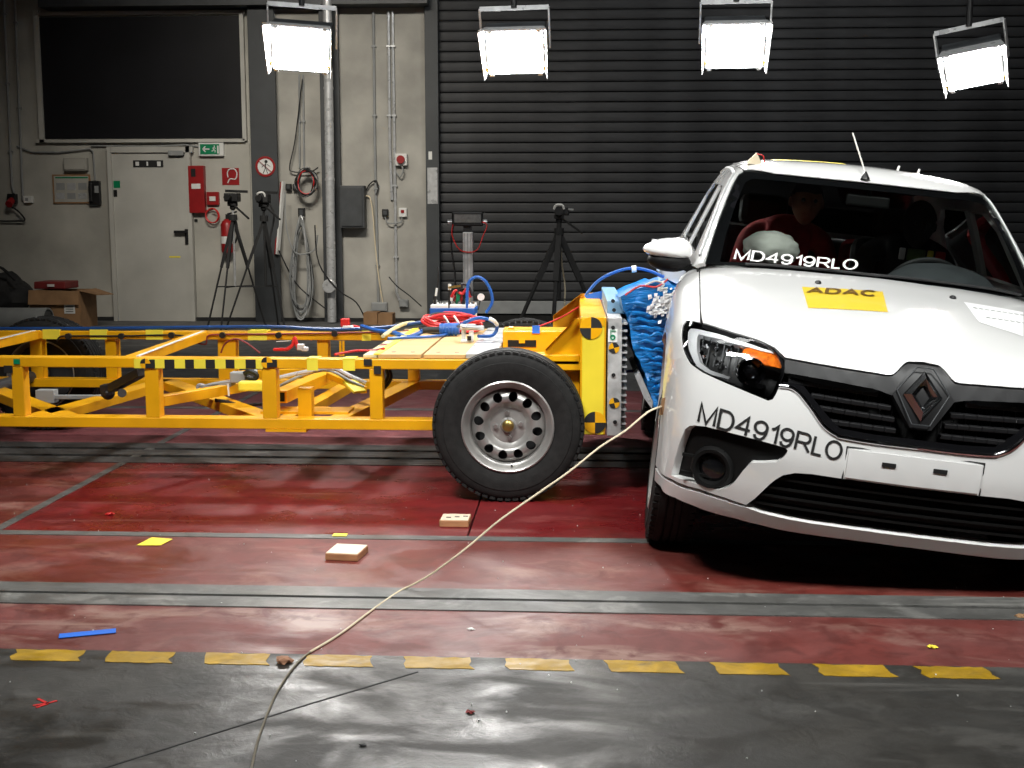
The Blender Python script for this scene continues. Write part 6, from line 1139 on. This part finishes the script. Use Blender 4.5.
chip(283, 663, .024, mat('brown_paper_scrap', (.5, .25, .14), .8, var=.3), 'crumpled orange brown paper scrap beside a yellow dash', seed=3); chip(470, 713, .010, M_['darkred'], 'tiny red crumb on the dark floor in the middle foreground', seed=5)
chip(932, 648, .012, M_['yellowtape'], 'tiny yellow chip on the red strip at lower right', seed=7); chip(471, 630, .010, M_['paper'], 'tiny white fleck on the red strip in the middle', seed=8); chip(1022, 618, .018, M_['cardboard'], 'brown chip by the near steel track at the right edge', seed=9)
chip(166, 424, .03, M_['orange'], 'orange chip on the floor under the trolley', seed=11); chip(110, 515, .016, M_['redcable'], 'small bright red scrap on the red floor at left', seed=12)
chip(363, 746, .008, M_['tapeblack'], 'tiny black splinter on the dark floor near the bottom edge', seed=13)
p = [ztop(x, y) for x, y in ((33, 706), (50, 703), (57, 701))]; q_ = [ztop(x, y) for x, y in ((38, 699), (48, 704), (36, 708))]
b = B(); [b.bar(u_ + V(0, 0, .001), v_ + V(0, 0, .001), .008, .0012) for u_, v_ in ((p[0], p[1]), (p[1], p[2]), (q_[0], q_[1]), (q_[1], q_[2]))]; b.done('red_paint_mark', M_['redcable'], floor)
# white specks of debris, far too many to count
rr = random.Random(21); b = B()
for k in range(240):
    x, y = rr.uniform(-3.4, 1.6), rr.uniform(2.3, 6.0); s = rr.uniform(.0012, .0035); b.box((x, y, .001 + s / 2), (s, s, s), Matrix.Rotation(rr.random() * 3, 3, 'Z'))
tag(b.done('white_debris_specks', M_['whiteplain']), 'scatter of tiny white debris specks over the whole floor', 'debris', kind='stuff')
# the cream string from the car's fender to the floor
anc = CAR_M @ Vector(snap(_fb0, np.array([[-.872, .44, .505]]))[0]) + V(-.004, -.004, 0)
P = [anc]
for px, py, Y, zz in ((648, 412, 4.16, None), (625, 431, 4.12, None), (600, 447, 4.07, None), (570, 471, 4.02, None), (540, 492, 3.97, None), (500, 520, 3.92, None), (475, 541, 3.90, None), (455, 557, 3.885, None), (430, 575, 3.90, None), (412, 585, 3.91, None)): P.append(at(px, py, Y=Y))
for px, py in ((398, 592), (372, 610), (340, 634), (310, 652), (293, 668), (278, 690), (268, 712), (258, 740), (250, 775), (246, 800)): P.append(at(px, py, z=.004))
P = [V(p.x, p.y, max(p.z, .004)) for p in P]
st = thing('cream_string', P[-1], 'long cream string hanging from the car fender and trailing over the floor', 'string'); B().tube(P[:15], .0036, 7, 4).done('cord', M_['cream'], st, smooth=True); B().tube(P[13:], .0030, 7, 4).done('dirty_cord_end', mat('dirty_string', (.22, .19, .14), .85, var=.2), st, smooth=True)
q = anc; B().prism([q + V(-.012, -.006, -.03), q + V(.002, -.012, -.028), q + V(.012, -.014, .035), q + V(-.002, -.008, .03)], (0, -.003, 0)).done('brown_tape', M_['cardboard'], st)
